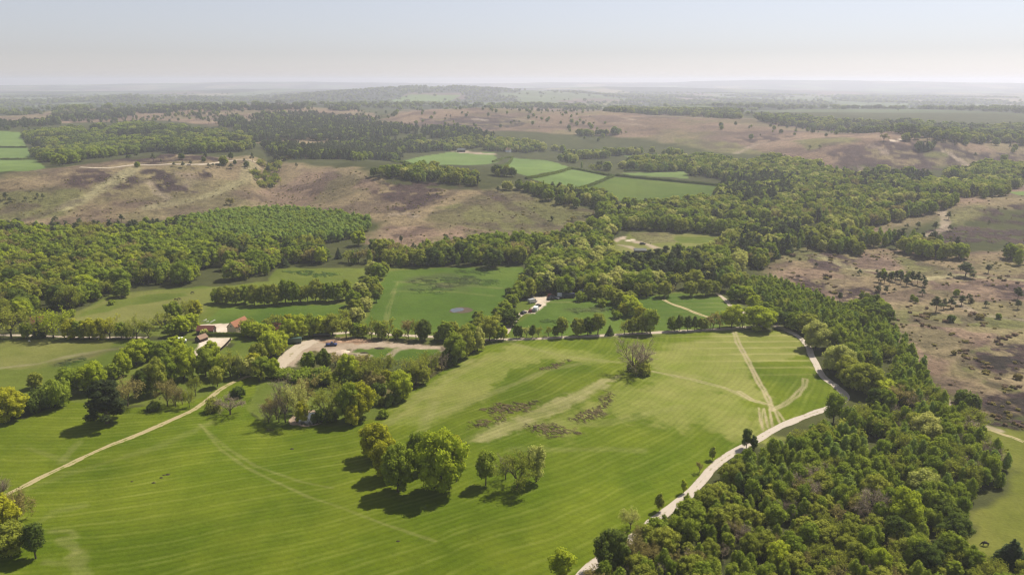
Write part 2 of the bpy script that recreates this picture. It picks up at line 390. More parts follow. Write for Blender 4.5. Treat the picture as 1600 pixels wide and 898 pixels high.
# worn lines: cover, half width m, strength, soft m, polyline
WORN = [
 ('straw', .3, .4, .5, [(312,662),(345,702),(385,730),(430,752),(480,775),(540,795),(600,818),(680,845)]),
 ('straw', .35, .35, .5, [(318,668),(355,700),(400,728),(470,752),(520,762)]),
 ('straw', .8, .35, .8, [(125,690),(105,710),(95,722)]),
 ('straw', .7, .25, .8, [(45,700),(110,722)]),
 ('straw', .8, .25, 2, [(40,765),(100,742),(240,700),(330,660)]),
 ('worn', .36, .75, .45, [(1147,518),(1153,535),(1167,560),(1185,595),(1200,622),(1207,640)]),
 ('worn', .36, .7, .45, [(1258,592),(1257,603),(1245,617),(1225,632),(1205,640)]),
 ('worn', .36, .65, .45, [(1155,612),(1175,625),(1203,632)]),
 ('worn', .36, .45, .45, [(1020,580),(1080,592),(1130,605),(1170,622)]),
 ('worn', .3, .8, .4, [(1186,637),(1187,655),(1192,668)]), ('worn', .3, .8, .4, [(1194,637),(1197,655),(1200,668)]),
 ('worn', .3, .8, .4, [(1202,638),(1205,655),(1207,668)]), ('worn', .3, .7, .4, [(1209,638),(1214,650),(1218,660)]),
 ('worn', .3, .6, .4, [(1215,642),(1222,652),(1228,660)]), ('worn', .3, .6, .4, [(1192,638),(1190,655),(1192,672)]),
 ('straw', 1.0, .6, .8, [(798,536),(830,544),(880,556),(930,562),(968,566)]),
 ('straw', 1.0, .5, .8, [(1025,575),(1060,583),(1110,592)]),
 ('straw', 1.0, .45, .8, [(600,662),(640,625),(690,590),(740,562)]), ('straw', 1.0, .45, .8, [(607,664),(650,628),(700,595),(760,560)]),
 ('straw', .9, .5, .8, [(665,672),(672,650),(683,628)]), ('straw', .9, .4, .8, [(655,672),(664,650),(676,628)]),
 ('straw', 1.2, .5, 1.2, [(660,655),(705,640),(780,610),(850,580),(905,568)]),
 ('straw', 1.4, .35, 1.5, [(725,690),(770,668),(850,660),(930,664),(1000,650),(1060,635)]),
 ('straw', 1.2, .3, 1.5, [(800,703),(900,701),(1000,704)]),
 ('straw', .6, .5, 1.2, [(80,830),(110,828),(118,838),(92,842),(112,850),(122,862),(105,870)]),
 ('straw', 1.0, .35, 1.5, [(122,865),(118,880),(128,900)]), ('straw', 1.0, .3, 1.5, [(62,815),(85,800),(130,790)]),
 ('straw', 1.0, .35, 1.5, [(70,880),(110,880),(130,875)]),
 ('earth', 1.3, .8, 1.0, [(606,560),(612,552),(622,546),(650,541),(690,543),(694,548)]),
 ('earth', 1.2, .7, 1.0, [(520,556),(535,554),(560,553),(578,556)]),
 ('earth', 1.0, .28, 1.5, [(0,575),(60,568),(110,556),(160,547),(200,543)]),
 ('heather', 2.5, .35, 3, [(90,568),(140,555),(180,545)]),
 ('straw', .35, .4, .5, [(610,460),(622,440),(618,452),(605,480),(600,505)]), ('straw', .35, .45, .5, [(604,505),(610,480),(618,455)]),
 ('straw', 1.5, .3, 1.5, [(620,440),(700,443),(780,450)]), ('straw', 1.2, .25, 1.2, [(625,455),(700,455),(770,462)]),
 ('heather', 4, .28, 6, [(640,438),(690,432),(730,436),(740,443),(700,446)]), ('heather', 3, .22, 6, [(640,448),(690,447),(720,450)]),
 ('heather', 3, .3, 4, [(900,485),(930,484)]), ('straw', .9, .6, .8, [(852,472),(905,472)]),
 # heath paths
 ('path', 6, .8, 4, [(100,325),(140,306),(180,282),(212,262)]),
 ('path', 6, .6, 5, [(230,325),(330,305),(385,280),(395,255)]),
 ('earth', 3, .4, 3, [(232,285),(245,300),(262,310)]), ('earth', 3, .3, 3, [(275,270),(300,275),(290,290)]),
 ('heather', 5, .5, 3, [(770,300),(800,325),(830,335),(852,352)]), ('heather', 3, .4, 3, [(640,335),(690,312),(720,293)]),
 ('heather', 3, .5, 3, [(735,290),(752,300),(780,312)]), ('heather', 3, .5, 3, [(905,340),(925,348)]),
 ('heather', 4, .5, 4, [(20,350),(80,330),(120,315)]),
 ('earth', 3, .5, 3, [(615,335),(640,333),(650,338)]),
 ('earth', 2.5, .8, 2, [(995,378),(1008,381),(1020,385),(1035,390)]), ('earth', 2, .7, 2, [(970,383),(985,386),(993,390)]),
 ('earth', 2, .5, 2, [(1018,386),(1040,394),(1060,398)]),
 ('path', 3, .7, 2, [(1380,432),(1440,436),(1500,430),(1600,438)]), ('path', 3, .6, 2, [(1280,400),(1330,420),(1400,425)]),
 ('earth', 4, .6, 4, [(1150,240),(1180,226),(1198,222)]), ('earth', 5, .7, 4, [(1480,238),(1500,250),(1522,264)]),
 ('earth', 3, .8, 2, [(1474,318),(1472,335),(1479,345),(1474,358),(1450,368)]),
 ('earth', 3, .4, 3, [(1345,262),(1348,270)]), ('earth', 4, .5, 4, [(1360,228),(1380,234),(1385,242)]),
 ('earth', 5, .5, 4, [(975,184),(990,188)]), ('earth', 5, .4, 5, [(800,185),(860,194)]), ('earth', 6, .4, 5, [(960,192),(1010,197)]),
 ('earth', 1.2, .7, 1.2, [(1462,610),(1490,640),(1520,660),(1560,672)]),
 ('heath_green', 4, .6, 4, [(300,175),(295,180)]), ('sand', 5, .8, 3, [(325,179),(348,178)]), ('sand', 5, .6, 3, [(740,186),(760,188)]),
 ('heath', 10, .5, 10, [(20,182),(80,174),(160,170)]), ('heath', 8, .6, 8, [(200,190),(290,180),(350,178)]), ('heath', 8, .6, 8, [(420,200),(480,206),(460,218)]),
 ('earth', 2, .5, 2, [(1490,470),(1530,492),(1600,500)]),
]

def mixc(a, b, t): return a+(b-a)*t[:, None]
PALE_X = None
def cover(x, y):
    n = len(x); r = np.hypot(x, y)
    f1 = fbm(x, y, 9, 3, 101); f2 = fbm(x, y, 45, 3, 102); f3 = fbm(x, y, 260, 3, 103)
    lo, hi = (np.array(c) for c in C['floor'])
    col = lo+(hi-lo)*f1[:, None]
    # open far country: patches of wood, field and heath
    far = sstep(2350, 2950, r)
    jx = x+(fbm(x, y, 300, 3, 7)-.5)*300; jy = y+(fbm(x, y, 300, 3, 8)-.5)*300
    cell = _hash(np.floor(jx/330), np.floor(jy/520), 77)
    wood = np.array((.046,.056,.036)); fld = np.array((.12,.155,.070)); tan = np.array((.24,.21,.13)); hth = np.array((.16,.115,.095))
    pc = np.where((cell < .60)[:, None], wood, np.where((cell < .82)[:, None], fld, np.where((cell < .9)[:, None], tan, hth)))
    pc = pc*(.75+.5*fbm(x, y, 60, 3, 55))[:, None]
    col = mixc(col, pc, far)
    stripe = np.zeros((n, 3)); rough = np.full(n, .35)
    for cov, jit, sc, poly in AREA_W:
        x0, y0 = poly.min(0)-3*jit; x1, y1 = poly.max(0)+3*jit
        k = np.nonzero((x > x0) & (x < x1) & (y > y0) & (y < y1))[0]
        if not len(k): continue
        xx, yy = x[k], y[k]
        sd = sdist(poly, xx, yy)
        nz = fbm(xx, yy, max(sc*.35, 2.5), 4, 200+int(jit*10))
        sd = sd+(nz-.5)*2.6*jit
        soft = jit*(.25 if cov in ('pale_field','lush','field','sand','meadow') else .6)+.3
        if cov in ('heather', 'char', 'bracken', 'lush_dark'):
            m = sstep(-soft, soft, sd)*sstep(.36, .48, fbm(xx, yy, sc*.25, 4, 300))
        else:
            m = sstep(-soft, soft, sd)
        c0, c1 = (np.array(c) for c in C[cov])
        t = np.clip((fbm(xx, yy, sc, 4, 400)-.5)*2.2+.5+(f1[k]-.5)*.6, 0, 1)
        cc = c0+(c1-c0)*t[:, None]
        if cov in ('heath', 'heath_pink', 'heath_green'):
            h0 = np.array(C['heather'][1]); hm = sstep(.50, .64, fbm(xx, yy, sc*.45, 5, 410))*.62
            cc = mixc(cc, h0, hm)
            g0 = np.array(C['heath_green'][1]); gm = sstep(.50, .64, fbm(xx, yy, sc*.8, 4, 420))*.5
            cc = mixc(cc, g0, gm)
            rough[k] = np.maximum(rough[k]*(1-m), m*1.0)
        elif cov in ('heather', 'char', 'bracken', 'scrub', 'lush_dark'):
            rough[k] = rough[k]*(1-m)+m*1.2
        else:
            rough[k] = rough[k]*(1-m)+m*.36
        col[k] = mixc(col[k], cc, m)
        if cov in ('meadow', 'meadow_dry', 'straw'):
            v_ = .75 if cov == 'meadow_dry' else 1.0
            stripe[k, 1] = stripe[k, 1]*(1-m)+m*v_
        elif cov in ('bracken',):
            stripe[k, 1] *= 1-m
        elif cov in ('lush', 'field', 'field_dry', 'pale_field', 'pasture'):
            stripe[k, 1] = stripe[k, 1]*(1-m)+m*.25
    for cov, hw, st, soft, line in WORN_W:
        x0, y0 = line.min(0)-hw-3*soft-4; x1, y1 = line.max(0)+hw+3*soft+4
        k = np.nonzero((x > x0) & (x < x1) & (y > y0) & (y < y1))[0]
        if not len(k): continue
        xx, yy = x[k], y[k]
        d = dist_line(line, xx, yy)+(fbm(xx, yy, 6+hw*2, 3, 500)-.5)*2*soft
        if cov == 'worn' and hw > .35:        # twin wheel lines
            d = np.abs(d-.62)
        m = (1-sstep(hw-.3*soft, hw+soft, d))*st*(.75 if cov == 'straw' else 1)*(.55+.9*fbm(xx, yy, 8, 3, 510))
        m = np.clip(m, 0, 1)
        c0, c1 = (np.array(c) for c in C[cov])
        col[k] = mixc(col[k], c0+(c1-c0)*f1[k][:, None], m)
    col *= .73
    # broad tonal drift of the grass
    col *= (.80+.40*f3)[:, None]*(.84+.32*f2)[:, None]
    # mowing line coordinate (metres across the swathes): arcs over most of the meadow, straight rows in the far corner
    warp = (fbm(x, y, 60, 3, 601)-.5)*16
    s_arc = np.hypot(x+166, y-442)+warp
    kx = sstep(60, 110, x)*sstep(285, 330, y)
    stripe[:, 0] = s_arc
    stripe[:, 2] = kx
    return col, stripe, rough

def gpolys(plist):
    cat = gpoly([q for p in plist for q in p]); out = []; i = 0
    for p in plist: out.append(cat[i:i+len(p)]); i += len(p)
    return out
_w = gpolys([a[3] for a in AREAS]+[w[4] for w in WORN])
AREA_W = [(a[0], a[1], a[2], w) for a, w in zip(AREAS, _w)]
WORN_W = [(a[0], a[1], a[2], a[3], w) for a, w in zip(WORN, _w[len(AREAS):])]

# ------------------------------------------------------------------ ground sheet
def build_ground():
    b_f = np.radians(np.arange(-43.0, 43.01, 0.09))
    b_l = np.radians(np.concatenate([np.arange(-180, -60, 6.0), np.arange(-60, -43, 1.0)]))
    b_r = np.radians(np.concatenate([np.arange(44, 60, 1.0), np.arange(60, 180, 6.0)]))
    beta = np.concatenate([b_l, b_f, b_r])
    rows = np.arange(925, 135, -1.25)
    ang = PITCH+np.arctan((rows-H_REF/2)/F_REF)
    r1 = CAM_H/np.tan(ang)
    r1 = r1[r1 < 1500]
    r2 = [r1[-1]]
    while r2[-1] < 15500: r2.append(r2[-1]*1.0075)
    r = np.concatenate([[2, 20, 50, 80, 110, 130], r1[r1 > 140], r2[1:]])
    nb, nr = len(beta), len(r)
    B, R = np.meshgrid(beta, r)
    x = (R*np.sin(B)).ravel(); y = (R*np.cos(B)).ravel()
    z = terr(x, y)
    i = np.arange(nr-1)[:, None]*nb; j = np.arange(nb)[None, :]
    jn = (j+1) % nb
    quads = np.stack([i+j, i+nb+j, i+nb+jn, i+jn], -1).reshape(-1, 4)[:, ::-1]
    me = np_mesh('ground', np.stack([x, y, z], 1), [quads], smooth=True)
    col, stripe, rough = cover(x, y)
    a = me.attributes.new('cover', 'FLOAT_COLOR', 'POINT')
    a.data.foreach_set('color', np.concatenate([np.clip(col, 0, 1), rough[:, None]], 1).astype(np.float32).ravel())
    a = me.attributes.new('mow', 'FLOAT_VECTOR', 'POINT')
    a.data.foreach_set('vector', stripe.astype(np.float32).ravel())
    m = bpy.data.materials.new('land'); m.use_nodes = True
    nt = m.node_tree; N = nt.nodes; L = nt.links
    b = N['Principled BSDF']; b.inputs['Roughness'].default_value = .95; b.inputs['Specular IOR Level'].default_value = .05
    def node(t, **kw):
        q = N.new(t)
        for k_, v_ in kw.items(): setattr(q, k_, v_)
        return q
    def math_(op, a_, b_=None, c_=None):
        q = node('ShaderNodeMath', operation=op)
        for s_, v_ in zip(q.inputs, (a_, b_, c_)):
            if v_ is None: continue
            if isinstance(v_, (int, float)): s_.default_value = v_
            else: L.new(v_, s_)
        return q.outputs[0]
    ac = node('ShaderNodeAttribute', attribute_name='cover'); am = node('ShaderNodeAttribute', attribute_name='mow')
    sx = node('ShaderNodeSeparateXYZ'); L.new(am.outputs['Vector'], sx.inputs[0])
    geo = node('ShaderNodeNewGeometry')
    sp = node('ShaderNodeSeparateXYZ'); L.new(geo.outputs['Position'], sp.inputs[0])
    def noise(scale, detail=3.0, rough_=.6):
        q = node('ShaderNodeTexNoise'); q.inputs['Scale'].default_value = scale; q.inputs['Detail'].default_value = detail
        q.inputs['Roughness'].default_value = rough_
        L.new(geo.outputs['Position'], q.inputs['Vector']); return q.outputs['Fac']
    n_f = noise(.9, 4, .7); n_m = noise(.16, 4, .65); n_w = noise(.05, 3)
    # swathe lines: fine arcs and, in the far corner, straight pale rows along X
    s = math_('MULTIPLY_ADD', n_f, .5, math_('MULTIPLY_ADD', n_m, 1.5, sx.outputs[0]))
    wv = math_('SINE', math_('MULTIPLY', s, 2*math.pi/2.3))
    wv2 = math_('SINE', math_('MULTIPLY', s, 2*math.pi/7.1))
    thin = math_('POWER', math_('MULTIPLY_ADD', wv, .5, .5), 2.5)
    arc = math_('SUBTRACT', math_('MULTIPLY_ADD', wv2, .22, .30), thin)
    amp = math_('MULTIPLY', sx.outputs[1], math_('MULTIPLY', math_('ADD', n_w, .15), math_('ADD', n_m, .2)))
    arc_k = math_('MULTIPLY', arc, math_('MULTIPLY', amp, math_('SUBTRACT', 1.0, sx.outputs[2])))
    yy = math_('MULTIPLY_ADD', n_w, 1.5, math_('MULTIPLY_ADD', sp.outputs[0], -.03, sp.outputs[1]))
    row = math_('POWER', math_('MULTIPLY_ADD', math_('SINE', math_('MULTIPLY', yy, 2*math.pi/8.2)), .5, .5), 7.0)
    row_k = math_('MULTIPLY', row, math_('MULTIPLY', sx.outputs[1], math_('MULTIPLY', sx.outputs[2], math_('ADD', n_m, .15))))
    grain = math_('ADD', math_('MULTIPLY', math_('SUBTRACT', n_f, .5), 1.5), math_('MULTIPLY', math_('SUBTRACT', n_m, .5), 1.1))
    fac = math_('ADD', math_('MULTIPLY', grain, ac.outputs['Alpha']), math_('MULTIPLY', arc_k, .29))
    fac = math_('MAXIMUM', math_('ADD', fac, 1.0), .15)
    # tussocks: dark flecks of heather and bracken where the cover is rough
    n_t = noise(.30, 5, .75); n_t2 = noise(.075, 4, .7)
    flk = node('ShaderNodeMapRange'); flk.inputs['From Min'].default_value = .47; flk.inputs['From Max'].default_value = .59
    L.new(math_('MULTIPLY_ADD', n_t2, .35, math_('MULTIPLY_ADD', n_t, .65, 0.0)), flk.inputs['Value'])
    rgh = node('ShaderNodeMapRange'); rgh.inputs['From Min'].default_value = .45; rgh.inputs['From Max'].default_value = .9
    L.new(ac.outputs['Alpha'], rgh.inputs['Value'])
    fac = math_('MULTIPLY', fac, math_('SUBTRACT', 1.0, math_('MULTIPLY', math_('MULTIPLY', flk.outputs[0], rgh.outputs[0]), .48)))
    mul = node('ShaderNodeVectorMath', operation='SCALE'); L.new(ac.outputs['Color'], mul.inputs[0]); L.new(fac, mul.inputs['Scale'])
    # thatch: pale dry grass where the swathes were cut
    mx = node('ShaderNodeMix', data_type='RGBA'); L.new(mul.outputs[0], mx.inputs['A']); mx.inputs['B'].default_value = (.36, .31, .14, 1)
    dry = math_('MAXIMUM', math_('MULTIPLY', row_k, .75), math_('MULTIPLY', math_('MAXIMUM', math_('SUBTRACT', arc_k, .12), 0.0), .5))
    L.new(math_('MINIMUM', dry, .8), mx.inputs['Factor'])
    L.new(mx.outputs['Result'], b.inputs['Base Color'])
    bp = node('ShaderNodeBump'); bp.inputs['Strength'].default_value = .6; bp.inputs['Distance'].default_value = .9
    hgt = math_('MULTIPLY', math_('ADD', n_f, math_('MULTIPLY', n_m, 2.0)), ac.outputs['Alpha'])
    L.new(hgt, bp.inputs['Height']); L.new(bp.outputs['Normal'], b.inputs['Normal'])
    me.materials.append(m)
    g = link('ground', me)
    return tag(g, 'rolling ground of mown meadows, hedged fields, brown heath and distant hills', 'ground', kind='structure')
build_ground()

# ------------------------------------------------------------------ haze
hz_me = bpy.data.meshes.new('haze')
bm = bmesh.new(); bmesh.ops.create_cube(bm, size=1.0)
zb = -40.0
for v in bm.verts: v.co = Vector((v.co.x*34000, v.co.y*34000, zb+(v.co.z+.5)*(HAZE_TOP-zb)))
bm.to_mesh(hz_me); bm.free()
hm = bpy.data.materials.new('haze'); hm.use_nodes = True
hn = hm.node_tree; hn.nodes.clear()
ho = hn.nodes.new('ShaderNodeOutputMaterial'); hv = hn.nodes.new('ShaderNodeVolumePrincipled')
hv.inputs['Color'].default_value = HAZE_COLOR+(1,); hv.inputs['Density'].default_value = HAZE_DENSITY
hv.inputs['Anisotropy'].default_value = HAZE_ANISO
hn.links.new(hv.outputs['Volume'], ho.inputs['Volume'])
hz_me.materials.append(hm)
tag(link('haze', hz_me), 'pale spring haze lying over the whole landscape', 'haze', kind='stuff')
# ------------------------------------------------------------------ foliage materials
def leaf_mat(name, c0, c1, trans=.35, clump=.35):
    m = bpy.data.materials.new(name); m.use_nodes = True
    nt = m.node_tree; nt.nodes.clear(); N = nt.nodes.new; L = nt.links.new
    out = N('ShaderNodeOutputMaterial')
    oi = N('ShaderNodeObjectInfo'); geo = N('ShaderNodeNewGeometry'); tc = N('ShaderNodeTexCoord')
    mx = N('ShaderNodeMix'); mx.data_type = 'RGBA'
    mx.inputs['A'].default_value = c0+(1,); mx.inputs['B'].default_value = c1+(1,)
    L(oi.outputs['Random'], mx.inputs['Factor'])
    no = N('ShaderNodeTexNoise'); no.inputs['Scale'].default_value = 9.0; no.inputs['Detail'].default_value = 2
    L(tc.outputs['Object'], no.inputs['Vector'])
    rnd = N('ShaderNodeMath'); rnd.operation = 'MULTIPLY_ADD'; rnd.inputs[1].default_value = .5; rnd.inputs[2].default_value = .72
    L(geo.outputs['Random Per Island'], rnd.inputs[0])
    nm = N('ShaderNodeMath'); nm.operation = 'MULTIPLY_ADD'; nm.inputs[1].default_value = clump*2; nm.inputs[2].default_value = 1-clump
    L(no.outputs['Fac'], nm.inputs[0])
    pr = N('ShaderNodeMath'); pr.operation = 'MULTIPLY'; L(rnd.outputs[0], pr.inputs[0]); L(nm.outputs[0], pr.inputs[1])
    sc = N('ShaderNodeVectorMath'); sc.operation = 'SCALE'; L(mx.outputs['Result'], sc.inputs[0]); L(pr.outputs[0], sc.inputs['Scale'])
    d = N('ShaderNodeBsdfDiffuse'); t = N('ShaderNodeBsdfTranslucent'); ms = N('ShaderNodeMixShader')
    L(sc.outputs[0], d.inputs['Color']); L(sc.outputs[0], t.inputs['Color'])
    ms.inputs[0].default_value = trans
    L(d.outputs[0], ms.inputs[1]); L(t.outputs[0], ms.inputs[2]); L(ms.outputs[0], out.inputs['Surface'])
    return m
LOOK = {
 'bright': ((.135,.170,.012),(.175,.205,.018)), 'mid': ((.082,.115,.013),(.118,.148,.018)), 'deep': ((.040,.060,.012),(.062,.084,.015)),
 'olive': ((.100,.120,.017),(.136,.152,.024)), 'gold': ((.138,.150,.010),(.170,.178,.014)), 'pale': ((.165,.185,.050),(.205,.215,.066)),
 'brown': ((.104,.098,.034),(.136,.122,.044)), 'birch': ((.085,.118,.014),(.128,.160,.022)), 'larch': ((.090,.135,.028),(.120,.160,.034)),
 'pine': ((.024,.034,.015),(.040,.050,.021)), 'fir': ((.018,.028,.012),(.028,.040,.016)), 'cedar': ((.012,.018,.007),(.017,.023,.009)),
 'gorse': ((.085,.080,.030),(.115,.100,.040)), 'twig': ((.135,.115,.092),(.175,.150,.120)), 'heather': ((.060,.046,.034),(.085,.064,.046)),
}
LEAF = {k: leaf_mat('leaves_'+k, tuple(2.4*q*k_ for q, k_ in zip(a, (1.06, 1, .9))), tuple(2.4*q*k_ for q, k_ in zip(b, (1.06, 1, .9))), .25 if k in ('pine','fir','cedar','twig','heather') else .5) for k, (a, b) in LOOK.items()}
BARK = mat_plain('bark', (.085,.066,.050), .9, .35, 14, .1)
BARK_PINE = mat_plain('bark_pine', (.13,.075,.048), .9, .35, 14, .1)
BARK_PALE = mat_plain('bark_birch', (.36,.33,.29), .8, .4, 16, .1)

# ------------------------------------------------------------------ tree meshes, unit height
ICO = None
def ico():
    global ICO
    if ICO is None:
        bm = bmesh.new(); bmesh.ops.create_icosphere(bm, subdivisions=1, radius=1.0)
        v = np.array([q.co[:] for q in bm.verts]); f = np.array([[q.index for q in p.verts] for p in bm.faces]); bm.free(); ICO = (v, f)
    return ICO

def lobes_of(kind, rng):
    L = []
    if kind == 'oak':
        wx, wy = rng.uniform(.92, 1.1), rng.uniform(.92, 1.1)
        L.append((0, 0, .48, .27, .27, .30))
        n = 30
        for i in range(n):
            t = (i+.5)/n; zc = 1-1.80*t; a = i*2.39996+rng.uniform(-.45, .45); rr = math.sqrt(max(0, 1-zc*zc))
            s = rng.uniform(.78, 1.10); rad = rng.uniform(.085, .150)
            L.append((.335*rr*math.cos(a)*s*wx, .335*rr*math.sin(a)*s*wy, .50+.40*zc*s, rad, rad, rad*rng.uniform(.75, 1.0)))
    elif kind == 'tall':
        L.append((0, 0, .55, .17, .17, .30))
        for i in range(12):
            t = (i+.5)/12; zc = 1-1.8*t; a = i*2.39996+rng.uniform(-.6, .6); rr = math.sqrt(max(0, 1-zc*zc))
            s = rng.uniform(.7, 1.1); rad = rng.uniform(.09, .15)
            L.append((.17*rr*math.cos(a)*s, .17*rr*math.sin(a)*s, .57+.34*zc*s, rad, rad, rad*1.15))
    elif kind == 'birch':
        for i in range(9):
            t = i/8; a = i*2.4+rng.uniform(-.6, .6); w = .165*max(0, 1-t**1.7)**.75*(.72+.28*min(1, t*3))+.045
            o = w*rng.uniform(.25, .6)
            L.append((o*math.cos(a), o*math.sin(a), .20+.70*t, w*.85, w*.85, w*rng.uniform(.9, 1.3)))
    elif kind == 'pine':
        for i in range(10):
            t = i/9; a = i*2.4+rng.uniform(-.5, .5); o = .20*(1-.75*t)*rng.uniform(.5, 1.15); rad = rng.uniform(.10, .16)*(1-.35*t)
            L.append((o*math.cos(a), o*math.sin(a), .44+.47*t, rad, rad, rad*.62))
    elif kind == 'fir':
        for i in range(9):
            t = i/8; w = .27*(1-t)**.9+.03
            L.append((rng.uniform(-.02, .02), rng.uniform(-.02, .02), .10+.80*t, w, w, .085))
    elif kind == 'cedar':
        for i in range(32):
            t = i/31; a = i*2.39996+rng.uniform(-.5, .5); o = (.40*(1-.62*t))*rng.uniform(.35, 1.1); rad = rng.uniform(.11, .17)*(1-.3*t)
            L.append((o*math.cos(a), o*math.sin(a), .24+.70*t, rad, rad, rad*.52))
    elif kind == 'bush':
        L.append((0, 0, .42, .42, .42, .42))
        for i in range(9):
            a = i*2.4+rng.uniform(-.5, .5); o = rng.uniform(.25, .6); rad = rng.uniform(.22, .36)
            L.append((o*math.cos(a), o*math.sin(a), rng.uniform(.22, .62), rad, rad, rad*.9))
    return np.array(L)

def leaf_cloud(L, rng, leaf, coverage, flat=0.0, inner=False, up=.40):
    area = (L[:, 3]*L[:, 3]*4*math.pi*.8).sum()
    n = int(area*coverage/(leaf*leaf))
    w = L[:, 3]**2; w = w/w.sum()
    k = rng.choice(len(L), n, p=w)
    d = rng.normal(size=(n, 3)); d /= np.linalg.norm(d, axis=1)[:, None]
    c = L[k, :3]; R = L[k, 3:6]
    rr = rng.uniform(.82, 1.16, n)
    p = c+d*R*rr[:, None]
    keep = p[:, 2] > .02
    for q in L:
        e = (p-q[:3])/(q[3:6]*.80)
        keep &= ~((e*e).sum(1) < 1) if not inner else True
    p = p[keep]; d = d[keep]/R[keep]*L[:, 3].mean(); n = len(p)
    nn = d/np.linalg.norm(d, axis=1)[:, None]+rng.normal(size=(n, 3))*.42
    nn[:, 2] += up+flat
    nn /= np.linalg.norm(nn, axis=1)[:, None]
    ref = rng.normal(size=(n, 3))
    u = np.cross(nn, ref); u /= np.linalg.norm(u, axis=1)[:, None]+1e-9
    v = np.cross(nn, u)
    s = leaf*rng.uniform(.42, .85, n)[:, None]
    asp = rng.uniform(.6, 1.0, n)[:, None]
    V = np.stack([p-u*s, p+v*s*asp-nn*s*.15, p+u*s, p-v*s*asp-nn*s*.15], 1).reshape(-1, 3)
    F = np.arange(n*4).reshape(-1, 4)
    return V, F

def cores(L, rng, k=.80):
    v, f = ico(); V = []; F = []
    for q in L:
        vv = v*(1+rng.uniform(-.14, .10, (len(v), 1)))
        F.append(f+len(V)*len(v)); V.append(vv*q[3:6]*k+q[:3])
    return np.concatenate(V), np.concatenate(F)

def tube(p0, p1, r0, r1, n=5):
    p0 = np.array(p0, float); p1 = np.array(p1, float)
    d = p1-p0; d /= np.linalg.norm(d)+1e-9
    a = np.cross(d, [.31, .87, .39]); a /= np.linalg.norm(a); b = np.cross(d, a)
    t = np.arange(n)*2*math.pi/n
    ring = np.cos(t)[:, None]*a+np.sin(t)[:, None]*b
    V = np.concatenate([p0+ring*r0, p1+ring*r1])
    i = np.arange(n); j = (i+1) % n
    return V, np.stack([i, j, j+n, i+n], 1)

class Acc:
    def __init__(s): s.V = []; s.F = []; s.n = 0
    def add(s, V, F): s.V.append(V); s.F.append(np.asarray(F)+s.n); s.n += len(V)
    def get(s):
        by = {}
        for f in s.F: by.setdefault(f.shape[1], []).append(f)
        return np.concatenate(s.V), [np.concatenate(v) for v in by.values()]

def branches(acc, rng, p, d, length, rad, level, tips, n=4, spread=.55, up=.25):
    q = p+d*length
    mid = p+d*length*.5+rng.normal(size=3)*length*.05
    V, F = tube(p, mid, rad, rad*.8, n); acc.add(V, F)
    V, F = tube(mid, q, rad*.8, rad*.58, n); acc.add(V, F)
    if level == 0:
        tips.append((q, d)); return
    for i in range(rng.integers(3, 5)):
        nd = d+rng.normal(size=3)*spread; nd[2] += up*.5
        nd /= np.linalg.norm(nd)
        s = rng.uniform(.35, 1.0)
        branches(acc, rng, p+d*length*s, nd, length*rng.uniform(.52, .78), rad*.52, level-1, tips, 3, spread, up)

def twigs(tips, rng, per, length, width):
    V = []; 
    for q, d in tips:
        for i in range(per):
            nd = d+rng.normal(size=3)*.75; nd /= np.linalg.norm(nd)
            a = np.cross(nd, rng.normal(size=3)); a /= np.linalg.norm(a)+1e-9
            l = length*rng.uniform(.6, 1.3); o = q-d*length*rng.uniform(0, 1.2)
            V += [o-a*width, o+a*width, o+nd*l+a*width*.4, o+nd*l-a*width*.4]
    V = np.array(V)
    return V, np.arange(len(V)).reshape(-1, 4)

def trunk_geo(kind, rng, lod):
    acc = Acc(); n = 6 if lod == 0 else 4
    if kind in ('oak', 'tall', 'budding'):
        r = .026 if kind != 'tall' else .018
        acc.add(*tube((0, 0, -.04), (0, 0, .05), r*1.5, r*1.1, n)); acc.add(*tube((0, 0, .05), (rng.uniform(-.02, .02), rng.uniform(-.02, .02), .42), r*1.1, r*.75, n))
        for i in range(6 if lod < 2 else 0):
            a = i*2.4+rng.uniform(-.4, .4); z = rng.uniform(.16, .36); o = .24 if kind != 'tall' else .12
            acc.add(*tube((0, 0, z), (o*math.cos(a), o*math.sin(a), z+rng.uniform(.14, .3)), r*.5, r*.18, 4))
    elif kind == 'birch':
        acc.add(*tube((0, 0, -.04), (0, 0, .75), .013, .005, n))
    elif kind == 'pine':
        acc.add(*tube((0, 0, -.04), (.012, 0, .5), .022, .016, n)); acc.add(*tube((.012, 0, .5), (0, .01, .9), .016, .006, n))
        for i in range(7 if lod < 2 else 0):
            a = i*2.4; z = .40+.07*i
            acc.add(*tube((.01, 0, z), (.15*math.cos(a), .15*math.sin(a), z+.06), .007, .003, 4))
    elif kind in ('fir',):
        acc.add(*tube((0, 0, -.04), (0, 0, .8), .018, .004, n))
    elif kind == 'cedar':
        acc.add(*tube((0, 0, -.04), (.01, 0, .3), .045, .034, 7)); acc.add(*tube((.01, 0, .3), (0, 0, .9), .034, .006, 6))
        for i in range(12):
            a = i*2.4; z = .16+.05*i; o = .34*(1-.5*i/12)
            acc.add(*tube((0, 0, z), (o*math.cos(a), o*math.sin(a), z+.10), .014, .004, 4))
    elif kind == 'bush':
        for i in range(4):
            a = i*1.7; acc.add(*tube((0, 0, -.05), (.2*math.cos(a), .2*math.sin(a), .4), .03, .012, 4))
    return acc.get()

